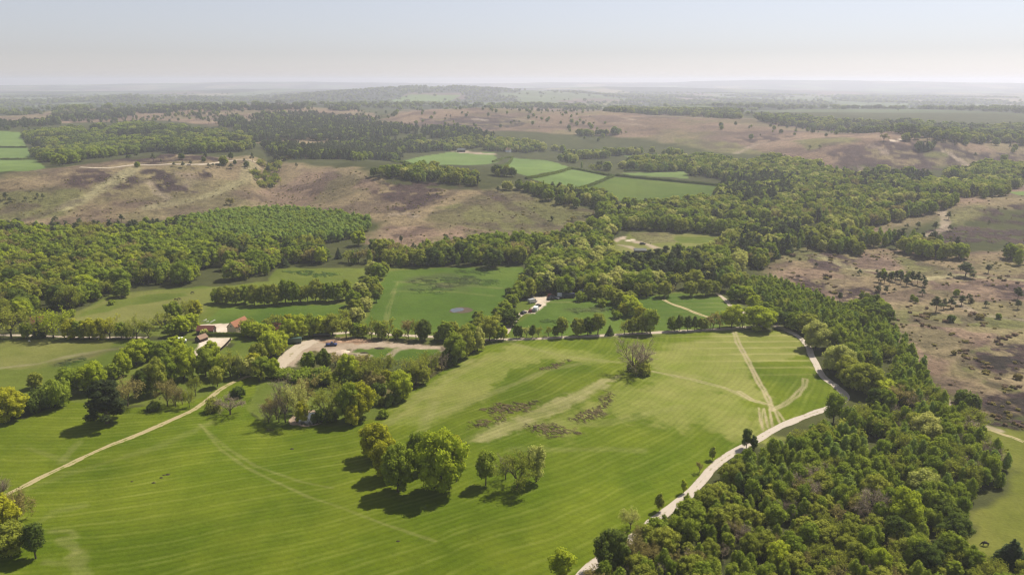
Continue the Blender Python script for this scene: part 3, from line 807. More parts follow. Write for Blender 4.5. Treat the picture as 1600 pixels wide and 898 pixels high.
LEAF_SIZE = {0: .040, 1: .066, 2: .115}
def tree_geo(kind, seed, lod):
    """returns (trunk V,F), (crown V,F)"""
    rng = np.random.default_rng(seed)
    s = LEAF_SIZE[lod]
    if kind in ('bare', 'budding'):
        acc = Acc(); tips = []
        lev = 3 if lod == 0 else 2
        acc.add(*tube((0, 0, -.04), (0, 0, .18), .027, .02, 6))
        for i in range(6):
            a = i*1.05+rng.uniform(-.3, .3); d = np.array([math.cos(a)*.62, math.sin(a)*.62, rng.uniform(.6, 1.2)]); d /= np.linalg.norm(d)
            branches(acc, rng, np.array([0, 0, rng.uniform(.12, .22)]), d, rng.uniform(.30, .38), .013, lev, tips)
        T = acc.get()
        c2 = Acc()
        V, F = twigs(tips, rng, 5 if lod == 0 else (7 if lod == 1 else 5), .085, .0026 if lod == 0 else (.0042 if lod == 1 else .006))
        c2.add(V, F)
        if kind == 'budding':
            P = np.array([q for q, d in tips])
            n = int(len(P)*(5 if lod == 0 else 8 if lod == 1 else 5.5))
            p = P[rng.integers(0, len(P), n)]+rng.normal(size=(n, 3))*.035
            nn = rng.normal(size=(n, 3)); nn[:, 2] = abs(nn[:, 2])+.3; nn /= np.linalg.norm(nn, axis=1)[:, None]
            u = np.cross(nn, rng.normal(size=(n, 3))); u /= np.linalg.norm(u, axis=1)[:, None]; v = np.cross(nn, u)
            z = s*.75*rng.uniform(.4, .9, n)[:, None]
            c2.add(np.stack([p-u*z, p+v*z*.8, p+u*z, p-v*z*.8], 1).reshape(-1, 3), np.arange(n*4).reshape(-1, 4))
        Cc = c2.get()
        # normalise to unit height
        h = max(T[0][:, 2].max(), Cc[0][:, 2].max()); k = 1/h
        T = (T[0]*k, T[1]); Cc = (Cc[0]*k, Cc[1])
        return T, Cc
    L = lobes_of(kind, rng)
    acc = Acc()
    cov = {0: 1.25, 1: 1.15, 2: 1.1}[lod]*(1.15 if kind in ('birch', 'fir') else 1)
    V, F = leaf_cloud(L, rng, s*(.8 if kind in ('birch', 'pine', 'fir', 'cedar') else 1)*(2.0 if kind == 'bush' else 1), cov, .5 if kind in ('cedar', 'fir', 'pine') else 0, up=(.4, .65, 1.0)[lod])
    acc.add(V, F)
    V, F = cores(L, rng, .84 if kind != 'pine' else .72); acc.add(V, F)
    Cc = acc.get()
    h = Cc[0][:, 2].max()
    return trunk_geo(kind, rng, lod), ((Cc[0]/np.array([1, 1, h])), Cc[1])

# name of the thing, shape, bark
SPEC = {
 'broadleaf_tree': ('oak', BARK), 'tall_tree': ('tall', BARK), 'budding_tree': ('budding', BARK), 'bare_tree': ('bare', BARK),
 'birch_tree': ('birch', BARK_PALE), 'pine_tree': ('pine', BARK_PINE), 'fir_tree': ('fir', BARK), 'cedar_tree': ('cedar', BARK), 'bush': ('bush', BARK),
}
NVAR = 4
_protos = {}
def proto(kind, look, var, lod):
    """shared trunk and crown meshes"""
    key = (kind, look, var, lod)
    if key not in _protos:
        shp, bark = SPEC[kind]
        gk = (shp, var, lod)
        if gk not in _protos: _protos[gk] = tree_geo(shp, 1000+var*17+len(shp)*101+lod, lod)
        (tv, tf), (cv, cf) = _protos[gk]
        tk = ('trunk', kind, var, lod)
        if tk not in _protos: _protos[tk] = np_mesh('trunk', tv, tf, [bark], smooth=True)
        _protos[key] = (_protos[tk], np_mesh('crown', cv, cf, [LEAF[look]], smooth=False))
    return _protos[key]
def proto_joined(kind, look, var, lod):
    key = ('joined', kind, look, var, lod)
    if key not in _protos:
        proto(kind, look, var, lod)
        shp, bark = SPEC[kind]
        (tv, tf), (cv, cf) = _protos[(shp, var, lod)]
        a = Acc()
        for f in tf: a.add(tv if f is tf[0] else np.zeros((0, 3)), f)
        a2 = Acc(); 
        V = np.concatenate([tv, cv])
        fs = {}; 
        faces = []; mi = []
        for f, o, m in [(f, 0, 1) for f in tf]+[(f, len(tv), 0) for f in cf]:
            faces.append(f+o); mi.append(np.full(len(f), m))
        _protos[key] = np_mesh('tree', V, faces, [LEAF[look], bark], np.concatenate(mi), smooth=False)
    return _protos[key]
# ------------------------------------------------------------------ tracks, lanes and water: thin sheets laid over the ground
def track_mat(name, c, verge, grass):
    # wheel ruts, a grassier crown and ragged verges across the width of the track
    m = bpy.data.materials.new(name); m.use_nodes = True
    nt = m.node_tree; N = nt.nodes.new; L = nt.links.new; bs = nt.nodes['Principled BSDF']
    bs.inputs['Roughness'].default_value = .95; bs.inputs['Specular IOR Level'].default_value = .1
    at = N('ShaderNodeAttribute'); at.attribute_name = 'across'
    sx = N('ShaderNodeSeparateXYZ'); L(at.outputs['Vector'], sx.inputs[0])
    geo = N('ShaderNodeNewGeometry')
    def noise(sc):
        q = N('ShaderNodeTexNoise'); q.inputs['Scale'].default_value = sc; q.inputs['Detail'].default_value = 4; q.inputs['Roughness'].default_value = .7
        L(geo.outputs['Position'], q.inputs['Vector']); return q.outputs['Fac']
    def mth(op, a, b_=None):
        q = N('ShaderNodeMath'); q.operation = op
        for s_, v_ in zip(q.inputs, (a, b_)):
            if v_ is None: continue
            if isinstance(v_, (int, float)): s_.default_value = v_
            else: L(v_, s_)
        return q.outputs[0]
    ab = mth('ABSOLUTE', sx.outputs[0])
    rut = mth('ABSOLUTE', mth('SUBTRACT', ab, .45))            # 0 in the ruts
    n1 = noise(.6); n2 = noise(.12)
    g = mth('ADD', mth('MULTIPLY', rut, 1.5), mth('MULTIPLY', mth('SUBTRACT', mth('ADD', n1, n2), 1.0), 2.4))
    r1 = N('ShaderNodeMapRange'); r1.inputs['From Min'].default_value = grass; r1.inputs['From Max'].default_value = grass+.5; L(g, r1.inputs['Value'])
    m1 = N('ShaderNodeMix'); m1.data_type = 'RGBA'; L(n1, m1.inputs['Factor'])
    m1.inputs['A'].default_value = tuple(v*.78 for v in c)+(1,); m1.inputs['B'].default_value = tuple(min(1, v*1.15) for v in c)+(1,)
    m2 = N('ShaderNodeMix'); m2.data_type = 'RGBA'; L(r1.outputs[0], m2.inputs['Factor']); L(m1.outputs['Result'], m2.inputs['A']); m2.inputs['B'].default_value = verge+(1,)
    L(m2.outputs['Result'], bs.inputs['Base Color'])
    return m
GRAVEL = track_mat('gravel', (.44,.38,.31), (.20,.18,.085), .62)
DUST = track_mat('dusty_path', (.34,.28,.15), (.13,.15,.025), .34)
LANE = track_mat('lane', (.40,.335,.255), (.22,.19,.10), .62)
def smooth_line(p, step=3.0):
    p = np.asarray(p, float)
    d = np.concatenate([[0], np.cumsum(np.hypot(*np.diff(p, axis=0).T))])
    n = max(3, int(d[-1]/step)); s = np.linspace(0, d[-1], n)
    # Catmull-Rom through the points
    out = []
    for v in s:
        i = min(max(np.searchsorted(d, v)-1, 0), len(p)-2); t = (v-d[i])/(d[i+1]-d[i]+1e-9)
        p0, p1, p2, p3 = p[max(i-1, 0)], p[i], p[i+1], p[min(i+2, len(p)-1)]
        out.append(.5*((2*p1)+(-p0+p2)*t+(2*p0-5*p1+4*p2-p3)*t*t+(-p0+3*p1-3*p2+p3)*t**3))
    return np.array(out)
TRACK_W = []
def strip(name, label, px, half, mat, lift=.07, seed=1, ruts=True, rag=.35):
    line = smooth_line(gpoly(px), 2.2)
    TRACK_W.append((line[::3] if len(line) > 9 else line, half))
    t = np.gradient(line, axis=0); t /= np.linalg.norm(t, axis=1)[:, None]+1e-9
    nrm = np.stack([-t[:, 1], t[:, 0]], 1)
    s = np.arange(len(line))*2.2
    wl = half*(1+rag*2*(fbm(s, s*0, 7, 3, seed)-.5)); wr = half*(1+rag*2*(fbm(s, s*0+50, 7, 3, seed)-.5))
    rows = []
    offs = [-1, -.75, -.5, -.25, 0, .25, .5, .75, 1]
    for o in offs:
        w = (wl if o < 0 else wr)*abs(o)*np.sign(o)
        q = line+nrm*w[:, None]
        z = terr(q[:, 0], q[:, 1])+lift*(1 if abs(o) < 1 else .55)
        rows.append(np.stack([q[:, 0], q[:, 1], z], 1))
    V = np.stack(rows, 1).reshape(-1, 3); k = len(offs)
    i = np.arange(len(line)-1)[:, None]*k; j = np.arange(k-1)[None, :]
    F = np.stack([i+j, i+j+1, i+j+1+k, i+j+k], -1).reshape(-1, 4)[:, ::-1]
    me = np_mesh(name, V, [F], [mat], smooth=True)
    at = me.attributes.new('across', 'FLOAT_VECTOR', 'POINT')
    av = np.zeros((len(line), k, 3), np.float32); av[:, :, 0] = np.array(offs)[None, :]; av[:, :, 1] = s[:, None]
    at.data.foreach_set('vector', av.ravel())
    if me.polygons[0].normal.z < 0: me.flip_normals()
    return tag(link(name, me), label, name.split('_')[-1], kind='structure')
strip('gravel_track', 'white gravel track curving between the meadow and the near wood', [(893,930),(905,902),(930,880),(965,858),(1000,830),(1040,800),(1080,769),(1098,748),(1112,732),(1130,717),(1155,702),(1180,688),(1215,668),(1245,655),(1275,644),(1305,632),(1321,619),(1308,604),(1290,591),(1278,575),(1269,556),(1262,541),(1248,526),(1228,515),(1208,508)], 1.5, GRAVEL)
strip('white_lane', 'pale lane running behind the row of trees past the paddocks', [(1208,508),(1170,511),(1140,513),(1095,516),(1050,518),(1000,521),(960,523),(920,525),(880,527),(840,529),(800,530),(770,531),(740,530),(700,527),(660,525),(600,522),(555,519),(520,521)], 1.7, LANE)
strip('dusty_path', 'straw coloured dusty path crossing the meadow to the farm', [(-30,790),(20,768),(60,748),(100,729),(150,705),(200,685),(250,664),(300,641),(325,624),(345,608),(365,597),(388,587)], 1.15, DUST, rag=.5)
strip('car_park_lane', 'short pale lane climbing from the junction to the car park', [(784,531),(796,510),(805,499),(815,491),(824,485)], 1.6, LANE)
strip('yard_track', 'broad pale dirt track leading into the works yard', [(432,578),(446,563),(460,549),(476,538),(492,532)], 3.6, LANE, rag=.3)
strip('farm_lane', 'pale lane beneath the hedge trees of the western field', [(-30,523),(40,524),(100,526),(150,527),(230,527)], 1.2, LANE)
strip('wood_track', 'faint shaded track leading away between the paddocks and the plantation', [(1120,458),(1133,468),(1142,478),(1160,487),(1185,500),(1208,508)], 1.2, LANE)
strip('paddock_path', 'straight worn brown path crossing the paddock', [(1036,468),(1050,475),(1065,480),(1085,488),(1108,496)], 1.3, DUST)
strip('heath_track', 'pale track along the crest of the western heath', [(125,262),(150,263),(180,262),(215,258),(265,257),(330,256),(400,254),(440,250)], 2.6, LANE, lift=.5, rag=.5)
strip('heath_edge_path', 'thin sandy path skirting the near wood on the heath side', [(1462,612),(1480,634),(1500,650),(1525,664),(1560,676),(1600,690)], 1.0, DUST, rag=.6)

WATER = bpy.data.materials.new('water'); WATER.use_nodes = True
_b = WATER.node_tree.nodes['Principled BSDF']
_b.inputs['Base Color'].default_value = (.05,.055,.05,1); _b.inputs['Roughness'].default_value = .08; _b.inputs['Specular IOR Level'].default_value = .8
MUD = mat_plain('mud', (.085,.062,.042), .9, .3, .6, .1)
def disc(name, label, px, mat, lift, jag=.12, seed=3, kind='structure'):
    w = gpoly(px); c = w.mean(0); n = 40
    a = np.linspace(0, 2*math.pi, n, endpoint=False)
    wa = np.arctan2(*(w-c).T[::-1]); wr = np.hypot(*(w-c).T); o = np.argsort(wa)
    r = np.interp(a, np.concatenate([wa[o]-2*math.pi, wa[o], wa[o]+2*math.pi]), np.tile(wr[o], 3))
    r = r*(1+jag*2*(fbm(a*3, a*0, 1, 3, seed)-.5))
    x = c[0]+r*np.cos(a); y = c[1]+r*np.sin(a)
    z0 = float(terr(np.array([c[0]]), np.array([c[1]]))[0])
    zz = terr(x, y)
    V = np.concatenate([[[c[0], c[1], z0+lift]], np.stack([x, y, zz+lift], 1)])
    i = np.arange(n)
    F = np.stack([np.zeros(n, int), 1+i, 1+(i+1) % n], 1)
    return tag(link(name, np_mesh(name, V, [F], [mat], smooth=False)), label, 'pond' if 'pond' in name else 'ground', kind=kind)
disc('muddy_bank', 'brown trampled mud around the pond in the big green field', [(703,487),(711,481),(728,480),(738,483),(733,488),(716,489)], MUD, .05)
disc('field_pond', 'small bright pond with muddy edge in the big green field', [(705,486),(709,482),(719,481),(724,483),(717,486.5),(709,488)], WATER, .10, .18, 5)
disc('sandy_bank', 'pale bare bank around the small pond in the copse', [(456,662),(462,646),(485,641),(505,645),(510,658),(490,665)], mat_plain('bank', (.36,.27,.19), .9, .25, .5, .1), .06)
disc('copse_pond', 'small grey pond under the trees of the copse', [(466,661),(470,648),(485,644),(498,648),(500,659),(485,664)], WATER, .11, .15, 6)
# ------------------------------------------------------------------ trees one can tell apart
# context -> (kind, look, foot column, foot row, height px, width px or 0)
B, T, U, N_, R_, P_, F_, S_ = 'broadleaf_tree', 'tall_tree', 'budding_tree', 'bare_tree', 'birch_tree', 'pine_tree', 'fir_tree', 'bush'
SINGLES = [
 # kind, look, x, y, h, w, label
 ('cedar_tree','cedar',168,661,68,76,'dark spreading cedar standing alone on the mown meadow above its black shadow'),
 (B,'bright',690,768,93,82,'big bright green domed tree, largest of the meadow clump'),
 (B,'mid',622,768,74,58,'dense dark green rounded tree beside the largest tree of the meadow clump'),
 (B,'gold',587,716,56,58,'golden green tree at the far edge of the meadow clump'),
 (B,'gold',603,746,60,48,'yellowish tree tucked in front of the golden tree in the meadow clump'),
 (B,'mid',655,738,62,38,'mid green tree rising behind the two big trees of the meadow clump'),
 (T,'gold',713,752,72,30,'narrow golden tree pressed against the largest tree of the meadow clump'),
 (T,'mid',759,758,54,36,'small lollipop tree on a thin bare stem beside the meadow clump'),
 (N_,'twig',790,748,40,30,'thin leafless sapling between the lollipop tree and the golden brown tree'),
 (U,'olive',808,764,56,54,'golden brown half-leafed tree in the meadow beside a pale willow'),
 (T,'pale',838,752,56,38,'pale greyish willow beside the golden brown tree in the meadow'),
 (N_,'twig',990,583,57,62,'large leafless tree spreading over bushes in the middle of the meadow'),
 (N_,'twig',1006,580,44,34,'smaller leafless tree leaning beside the large bare one in the meadow'),
 (S_,'olive',1004,584,22,28,'olive bush at the foot of the leafless meadow trees'),
 (S_,'mid',986,579,15,12,'small green bush under the large leafless tree'),
 (T,'mid',1113,718,21,14,'small round topped sapling nearest the pine wood bend of the white track'),
 (U,'brown',1093,738,19,10,'brownish thin sapling, second in the line beside the white track'),
 (T,'bright',1068,770,22,12,'bright little sapling, third in the line beside the white track'),
 (T,'olive',1030,798,29,16,'slim olive sapling, fourth in the line beside the white track'),
 (U,'pale',985,826,34,30,'pale fluffy young tree near the end of the sapling line'),
 (T,'bright',878,908,48,44,'bright rounded tree on the meadow at the lower end of the white track'),
 (B,'deep',955,892,62,60,'dark leafy tree overhanging the lower end of the white track'),
 (U,'brown',985,880,50,50,'brown budding tree leaning over the lower white track'),
 (T,'deep',1166,700,32,18,'dark narrow tree standing against the white track bend'),
 (T,'deep',1178,703,24,16,'short dark tree next to the narrow tree at the track bend'),
 (N_,'twig',-4,800,62,40,'bare grey tree behind the yellow tree at the meadow corner'),
 (B,'gold',4,835,62,60,'vivid yellow tree at the meadow corner'),
 (U,'brown',28,818,52,42,'brown half-leafed tree among the corner trees of the meadow'),
 (B,'olive',18,868,50,60,'olive tree shading the corner of the meadow'),
 (T,'deep',56,872,56,40,'dark tree on a leaning bare stem at the meadow corner'),
 (B,'gold',14,656,54,58,'round golden green tree standing apart beside the dark thicket'),
 (T,'olive',340,604,33,26,'small olive tree with a clear trunk beside the straw coloured path'),
 (S_,'deep',372,620,18,22,'small dark bush beside the upper end of the straw path'),
 (S_,'olive',334,642,22,24,'rounded dark bush between the straw path and the grey bush'),
 (N_,'twig',360,647,34,46,'grey twiggy bush-like tree beside the straw path'),
 (B,'mid',191,464,28,30,'pair-topped tree alone in the dry field below the wood'),
 (S_,'mid',174,476,8,11,'tiny round bush out in the dry field'),
 (S_,'mid',113,494,12,13,'small round bush at the corner of the dry field'),
 (T,'deep',588,472,20,16,'dark single tree at the edge of the pond field'),
 (S_,'deep',1507,634,27,38,'big dark round bush standing on the brown heath by the wood'),
 (F_,'fir',1578,888,48,54,'dark spreading conifer on the pasture beside the near wood'),
 (B,'bright',1371,900,46,40,'vivid green round tree at the near side of the big wood'),
 (B,'pale',1440,782,48,54,'pale flowering domed tree deep in the near wood'),
 (B,'bright',1412,826,62,58,'large domed tree with dark hollow in front of the pale flowering tree'),
 (B,'pale',1445,692,46,50,'pale green broad tree in the upper part of the near wood'),
 (B,'bright',1437,715,38,28,'bright upright tree below the pale broad tree in the near wood'),
 (B,'bright',1215,893,46,44,'bright round tree near the lower edge of the wood'),
 (N_,'twig',1362,815,56,56,'grey leafless tree in a gap of the near wood'),
 (U,'olive',1325,690,30,50,'wide olive tree at the upper edge of the near wood'),
 (T,'mid',1302,660,48,36,'tall dark green tree at the track bend of the near wood'),
 (S_,'pale',1341,650,16,18,'pale grey bush in the clearing beside the track bend'),
 (B,'bright',627,624,46,42,'dark green round tree on the bank beside the mown meadow'),
 (S_,'deep',616,630,22,26,'dark bush under the round tree on the meadow bank'),
 (S_,'mid',598,652,15,18,'low bush at the rim of the mown meadow'),
 (S_,'mid',607,634,12,12,'little bush between the low bush and the round tree'),
 (S_,'olive',592,632,16,20,'sparse olive bush in the dip beside the copse'),
 (F_,'deep',953,523,17,13,'small dark cone shaped tree in the row along the white lane'),
 (B,'bright',1186,514,38,56,'broad pale gold tree at the end of the lane row by the track'),
 (S_,'mid',908,470,16,18,'isolated bushy tree in the paddock beyond the car park'),
 (S_,'mid',964,497,13,18,'small bush alone in the paddock below the diagonal belt'),
 (B,'deep',770,418,32,36,'big round dark tree in the belt behind the pond field'),
]
ROWS = [
 ('clump behind the lone cedar', [
  (S_,'deep',60,640,34,44),(S_,'mid',86,634,44,46),(T,'mid',108,617,44,38),(B,'olive',56,606,26,26),(B,'bright',146,612,48,46),(B,'mid',120,606,34,30),
  (U,'brown',200,634,46,48),(B,'mid',178,592,26,28),(B,'bright',193,586,38,30),(B,'bright',213,570,40,40),(B,'mid',232,563,34,34),(B,'deep',222,622,46,30),
  (B,'olive',245,615,58,40),(B,'mid',262,600,44,34),(U,'brown',262,634,42,34),(U,'brown',275,636,34,24),(U,'olive',296,636,32,20),(N_,'twig',285,632,28,20),
  (B,'bright',288,592,56,44),(B,'mid',255,572,40,34),(B,'bright',275,556,32,34),(B,'mid',322,588,46,36),(B,'bright',345,590,36,30),(B,'bright',332,566,34,30),(U,'olive',306,618,34,20),
  (U,'olive',360,589,42,34),(B,'mid',372,588,28,22),(T,'pale',376,590,36,16),(F_,'fir',382,583,22,14),(B,'pale',392,588,30,26),(S_,'deep',240,640,16,22),(S_,'deep',150,612,22,36),(S_,'deep',170,622,20,34),
 ]),
 ('beside the works yard track', [
  (B,'mid',412,590,34,36),(B,'olive',404,572,38,34),(B,'bright',424,560,44,40),(B,'bright',436,552,36,32),(B,'gold',397,580,30,28),(B,'bright',427,590,32,26),(U,'olive',405,596,28,24),(S_,'mid',440,590,14,30),
 ]),
 ('around the barn yard', [
  (B,'bright',402,528,26,30),(B,'bright',418,528,22,26),(B,'bright',388,526,24,24),(U,'olive',428,520,30,36),(U,'olive',388,516,22,26),
  (B,'bright',455,532,36,36),(B,'bright',470,528,38,34),(B,'gold',452,518,28,26),(B,'mid',484,525,36,30),(B,'bright',500,524,32,26),(B,'olive',520,524,34,30),(B,'mid',512,520,30,24),
  (B,'mid',272,502,32,30),(U,'olive',290,498,34,34),(B,'gold',305,496,28,28),(B,'bright',285,522,30,30),(B,'bright',300,516,28,26),(B,'mid',270,525,22,24),(B,'olive',276,516,24,26),(S_,'pale',320,524,11,14),(U,'olive',250,512,24,28),
 ]),
 ('western lane row', [
  (U,'olive',-8,528,52,50),(U,'olive',18,528,50,54),(B,'mid',42,528,26,20),(B,'bright',34,500,32,32),(F_,'fir',62,527,34,20),(U,'bright',84,529,50,46),(U,'olive',72,528,32,30),(B,'gold',112,529,32,30),(B,'mid',124,529,30,26),(B,'gold',140,529,32,30),(B,'gold',157,529,34,32),(U,'gold',172,529,38,42),(B,'mid',190,528,26,24),(U,'olive',214,528,36,42),(U,'olive',232,528,28,26),(B,'mid',203,529,20,18),
 ]),
 ('lane row beside the works yard', [
  (U,'olive',541,527,32,28),(B,'mid',556,527,24,22),(B,'bright',567,527,22,20),(U,'olive',581,528,32,24),(B,'mid',596,529,28,24),(U,'olive',607,528,32,26),(B,'bright',621,529,16,18),(U,'brown',638,529,32,24),(U,'olive',650,530,32,22),(B,'deep',663,531,34,26),(B,'mid',697,532,32,28),(B,'mid',684,531,14,16),(B,'olive',708,527,26,24),(B,'olive',765,532,38,34),(B,'mid',776,531,24,20),(U,'olive',755,530,30,26),(B,'bright',787,531,22,16),
 ]),
 ('white lane row by the paddocks', [
  (B,'deep',807,528,22,11),(B,'deep',813,528,20,8),(U,'pale',823,527,20,15),(T,'deep',832,528,22,14),(U,'olive',841,527,20,13),(U,'olive',857,526,19,16),(B,'mid',868,526,18,12),(T,'olive',878,526,32,24),(B,'olive',903,525,30,24),(B,'deep',918,524,30,22),(T,'olive',934,523,35,28),(U,'olive',976,522,25,18),(B,'olive',988,522,26,22),(B,'olive',1003,521,32,26),(T,'mid',1016,521,40,32),(B,'mid',1050,517,24,18),(T,'deep',1062,517,27,16),(T,'deep',1074,517,26,15),(T,'deep',1085,516,24,14),(B,'olive',1097,515,20,18),(U,'brown',1114,514,26,26),(U,'olive',1124,513,28,22),(B,'bright',1143,512,36,36),(U,'olive',1160,511,24,22),
 ]),
 ('park beyond the paddocks', [
  (B,'olive',922,467,26,22),(B,'olive',938,469,24,20),(B,'bright',950,466,22,18),(B,'olive',996,463,22,18),(B,'olive',1010,464,24,18),(B,'mid',1020,460,20,16),(B,'olive',1038,464,26,24),(U,'brown',1044,463,24,20),(B,'olive',1078,463,25,24),(B,'olive',1102,462,27,24),(B,'olive',1117,460,22,20),(B,'olive',1140,455,30,32),(S_,'mid',940,478,12,18),
 ]),
 ('diagonal belt across the paddocks', [
  (B,'olive',962,474,24,28),(B,'olive',973,480,26,28),(B,'bright',982,486,26,30),(B,'bright',992,494,28,30),(B,'gold',1000,503,26,26),(B,'olive',985,478,24,24),(B,'gold',975,492,20,22),
 ]),
 ('field row above the barn', [
  (B,'olive',352,474,28,26),(B,'olive',368,476,30,24),(B,'mid',383,474,30,26),(B,'olive',398,477,34,24),(B,'olive',413,477,34,24),(B,'olive',428,476,34,26),(B,'mid',446,473,38,26),(B,'mid',457,474,38,28),(B,'olive',470,472,26,22),(U,'olive',481,472,32,24),(B,'olive',493,471,36,26),(B,'olive',505,470,30,20),(B,'mid',514,471,30,24),(B,'mid',527,471,32,26),(B,'mid',540,468,34,24),(B,'mid',340,473,24,22),
 ]),
 ('hedge beside the pond field', [
  (B,'mid',592,436,26,28),(B,'pale',582,432,26,26),(B,'olive',600,430,22,20),(B,'olive',573,455,24,28),(B,'mid',584,452,22,22),(B,'pale',563,462,22,26),(B,'mid',553,478,26,26),(B,'olive',570,472,22,22),(B,'olive',556,492,26,26),(U,'olive',545,505,26,26),(B,'pale',558,505,26,26),(B,'deep',556,506,16,16),(U,'olive',535,512,26,26),(B,'pale',572,485,22,22),(B,'olive',590,462,20,20),
 ]),
 ('hedge above the car park lane', [
  (B,'deep',797,508,26,32),(B,'mid',790,490,22,26),(B,'mid',800,478,20,24),(B,'mid',808,470,20,22),(B,'mid',780,500,22,26),(U,'olive',770,512,24,28),(U,'olive',755,512,24,26),(B,'mid',748,502,18,20),(B,'mid',745,508,14,14),(B,'mid',815,462,20,22),(B,'deep',796,462,14,18),(B,'olive',818,448,20,22),(B,'mid',826,438,20,22),(U,'olive',735,522,20,22),
 ]),
 ('copse around the small pond', [
  (N_,'twig',446,660,76,34),(U,'pale',464,660,66,46),(U,'brown',478,640,58,44),(N_,'twig',420,660,32,28),(U,'brown',432,655,38,34),(B,'gold',472,660,36,26),(U,'olive',513,657,52,46),(B,'gold',562,654,58,50),(B,'mid',545,660,62,36),(B,'gold',550,664,34,28),(S_,'deep',503,660,24,28),(S_,'deep',518,658,20,24),(U,'olive',530,640,46,36),(N_,'twig',436,660,44,26),
 ]),
 ('scrub below the works yard', [
  (B,'mid',483,578,30,26),(B,'deep',506,576,32,26),(B,'bright',545,595,42,36),(B,'gold',552,590,30,24),(S_,'mid',440,588,14,34),(S_,'mid',470,592,16,34),(S_,'deep',500,598,18,36),(S_,'mid',520,598,18,34),(S_,'deep',545,602,18,30),(U,'brown',524,572,22,24),(U,'olive',580,600,44,44),(U,'olive',600,592,42,40),(S_,'brown',582,608,30,36),(B,'gold',604,602,26,22),(U,'brown',572,575,20,30),(S_,'brown',560,570,12,40),(U,'olive',650,598,44,40),(U,'olive',672,586,40,30),(B,'olive',662,600,30,26),(N_,'twig',684,572,26,22),(N_,'twig',690,580,28,18),(S_,'mid',640,588,14,24),(B,'deep',698,570,26,22),(B,'mid',712,566,46,38),(B,'olive',724,558,50,40),(B,'pale',746,548,38,28),(B,'mid',735,548,44,30),(S_,'deep',706,570,16,20),(B,'olive',640,600,26,24),(S_,'mid',622,595,14,30),(S_,'deep',590,616,20,24),
 ]),
 ('overhanging the white track', [
  (B,'mid',1203,505,24,28),(B,'mid',1212,503,24,24),(B,'deep',1226,512,26,28),(B,'mid',1243,516,30,34),(B,'olive',1258,520,32,36),(B,'mid',1197,492,22,26),(B,'bright',1178,482,22,26),(B,'bright',1165,470,24,28),(B,'pale',1274,545,44,46),(B,'mid',1304,545,40,36),(B,'pale',1308,582,46,56),(B,'olive',1322,592,38,44),(B,'olive',1350,612,46,66),(B,'olive',1330,604,34,40),(B,'bright',1380,622,30,46),(U,'brown',1404,634,32,42),(B,'deep',1366,640,34,30),(B,'mid',1382,642,36,32),(B,'mid',1186,492,20,24),(B,'mid',1150,470,26,32),
 ]),
 ('scattered over the western heath', [
  (P_,'pine',28,355,15,15),(P_,'pine',87,348,11,10),(P_,'pine',125,350,10,10),(P_,'pine',129,358,12,10),(P_,'pine',148,360,17,16),(P_,'pine',155,358,14,13),(P_,'pine',190,347,13,9),(P_,'pine',208,357,15,8),(B,'mid',229,350,12,12),(P_,'pine',240,354,14,10),(P_,'pine',282,346,11,12),(P_,'pine',290,352,14,10),(P_,'pine',268,364,14,14),(S_,'deep',248,360,10,12),(P_,'pine',62,362,10,12),(P_,'pine',9,312,12,10),(P_,'pine',16,316,8,10),(P_,'pine',40,314,7,6),(P_,'pine',59,310,9,7),(P_,'pine',67,311,9,6),
  (S_,'deep',201,247,6,8),(S_,'deep',213,243,6,6),(P_,'pine',272,260,7,7),(P_,'pine',286,262,10,8),(P_,'pine',298,258,7,7),(P_,'pine',326,262,7,7),(P_,'pine',333,261,6,5),(P_,'pine',343,262,7,6),(P_,'pine',352,260,7,6),(P_,'pine',361,264,9,9),(P_,'pine',382,255,8,6),(P_,'pine',387,263,8,7),(P_,'pine',419,270,10,8),(P_,'pine',463,262,8,6),
 ]),
 ('foot of the western heath', [
  (P_,'pine',627,381,13,9),(P_,'pine',646,391,12,11),(P_,'pine',661,390,15,9),(B,'deep',584,394,22,18),(B,'mid',611,394,22,16),(P_,'pine',601,394,8,8),(P_,'pine',760,381,13,11),(T,'mid',791,378,13,8),(F_,'fir',480,388,20,12),(F_,'fir',493,389,26,11),(F_,'fir',465,388,18,12),(F_,'fir',529,404,18,12),(F_,'fir',445,417,16,16),(B,'bright',560,384,24,26),(P_,'pine',402,385,18,18),(P_,'pine',418,385,18,16),(P_,'pine',440,386,18,16),(P_,'pine',378,388,20,18),(P_,'pine',366,388,18,18),
  (P_,'pine',778,300,9,8),(P_,'pine',862,345,8,8),(U,'brown',895,345,9,8),(T,'mid',815,372,11,8),(S_,'gorse',850,370,9,22),
 ]),
 ('scattered over the eastern heath', [
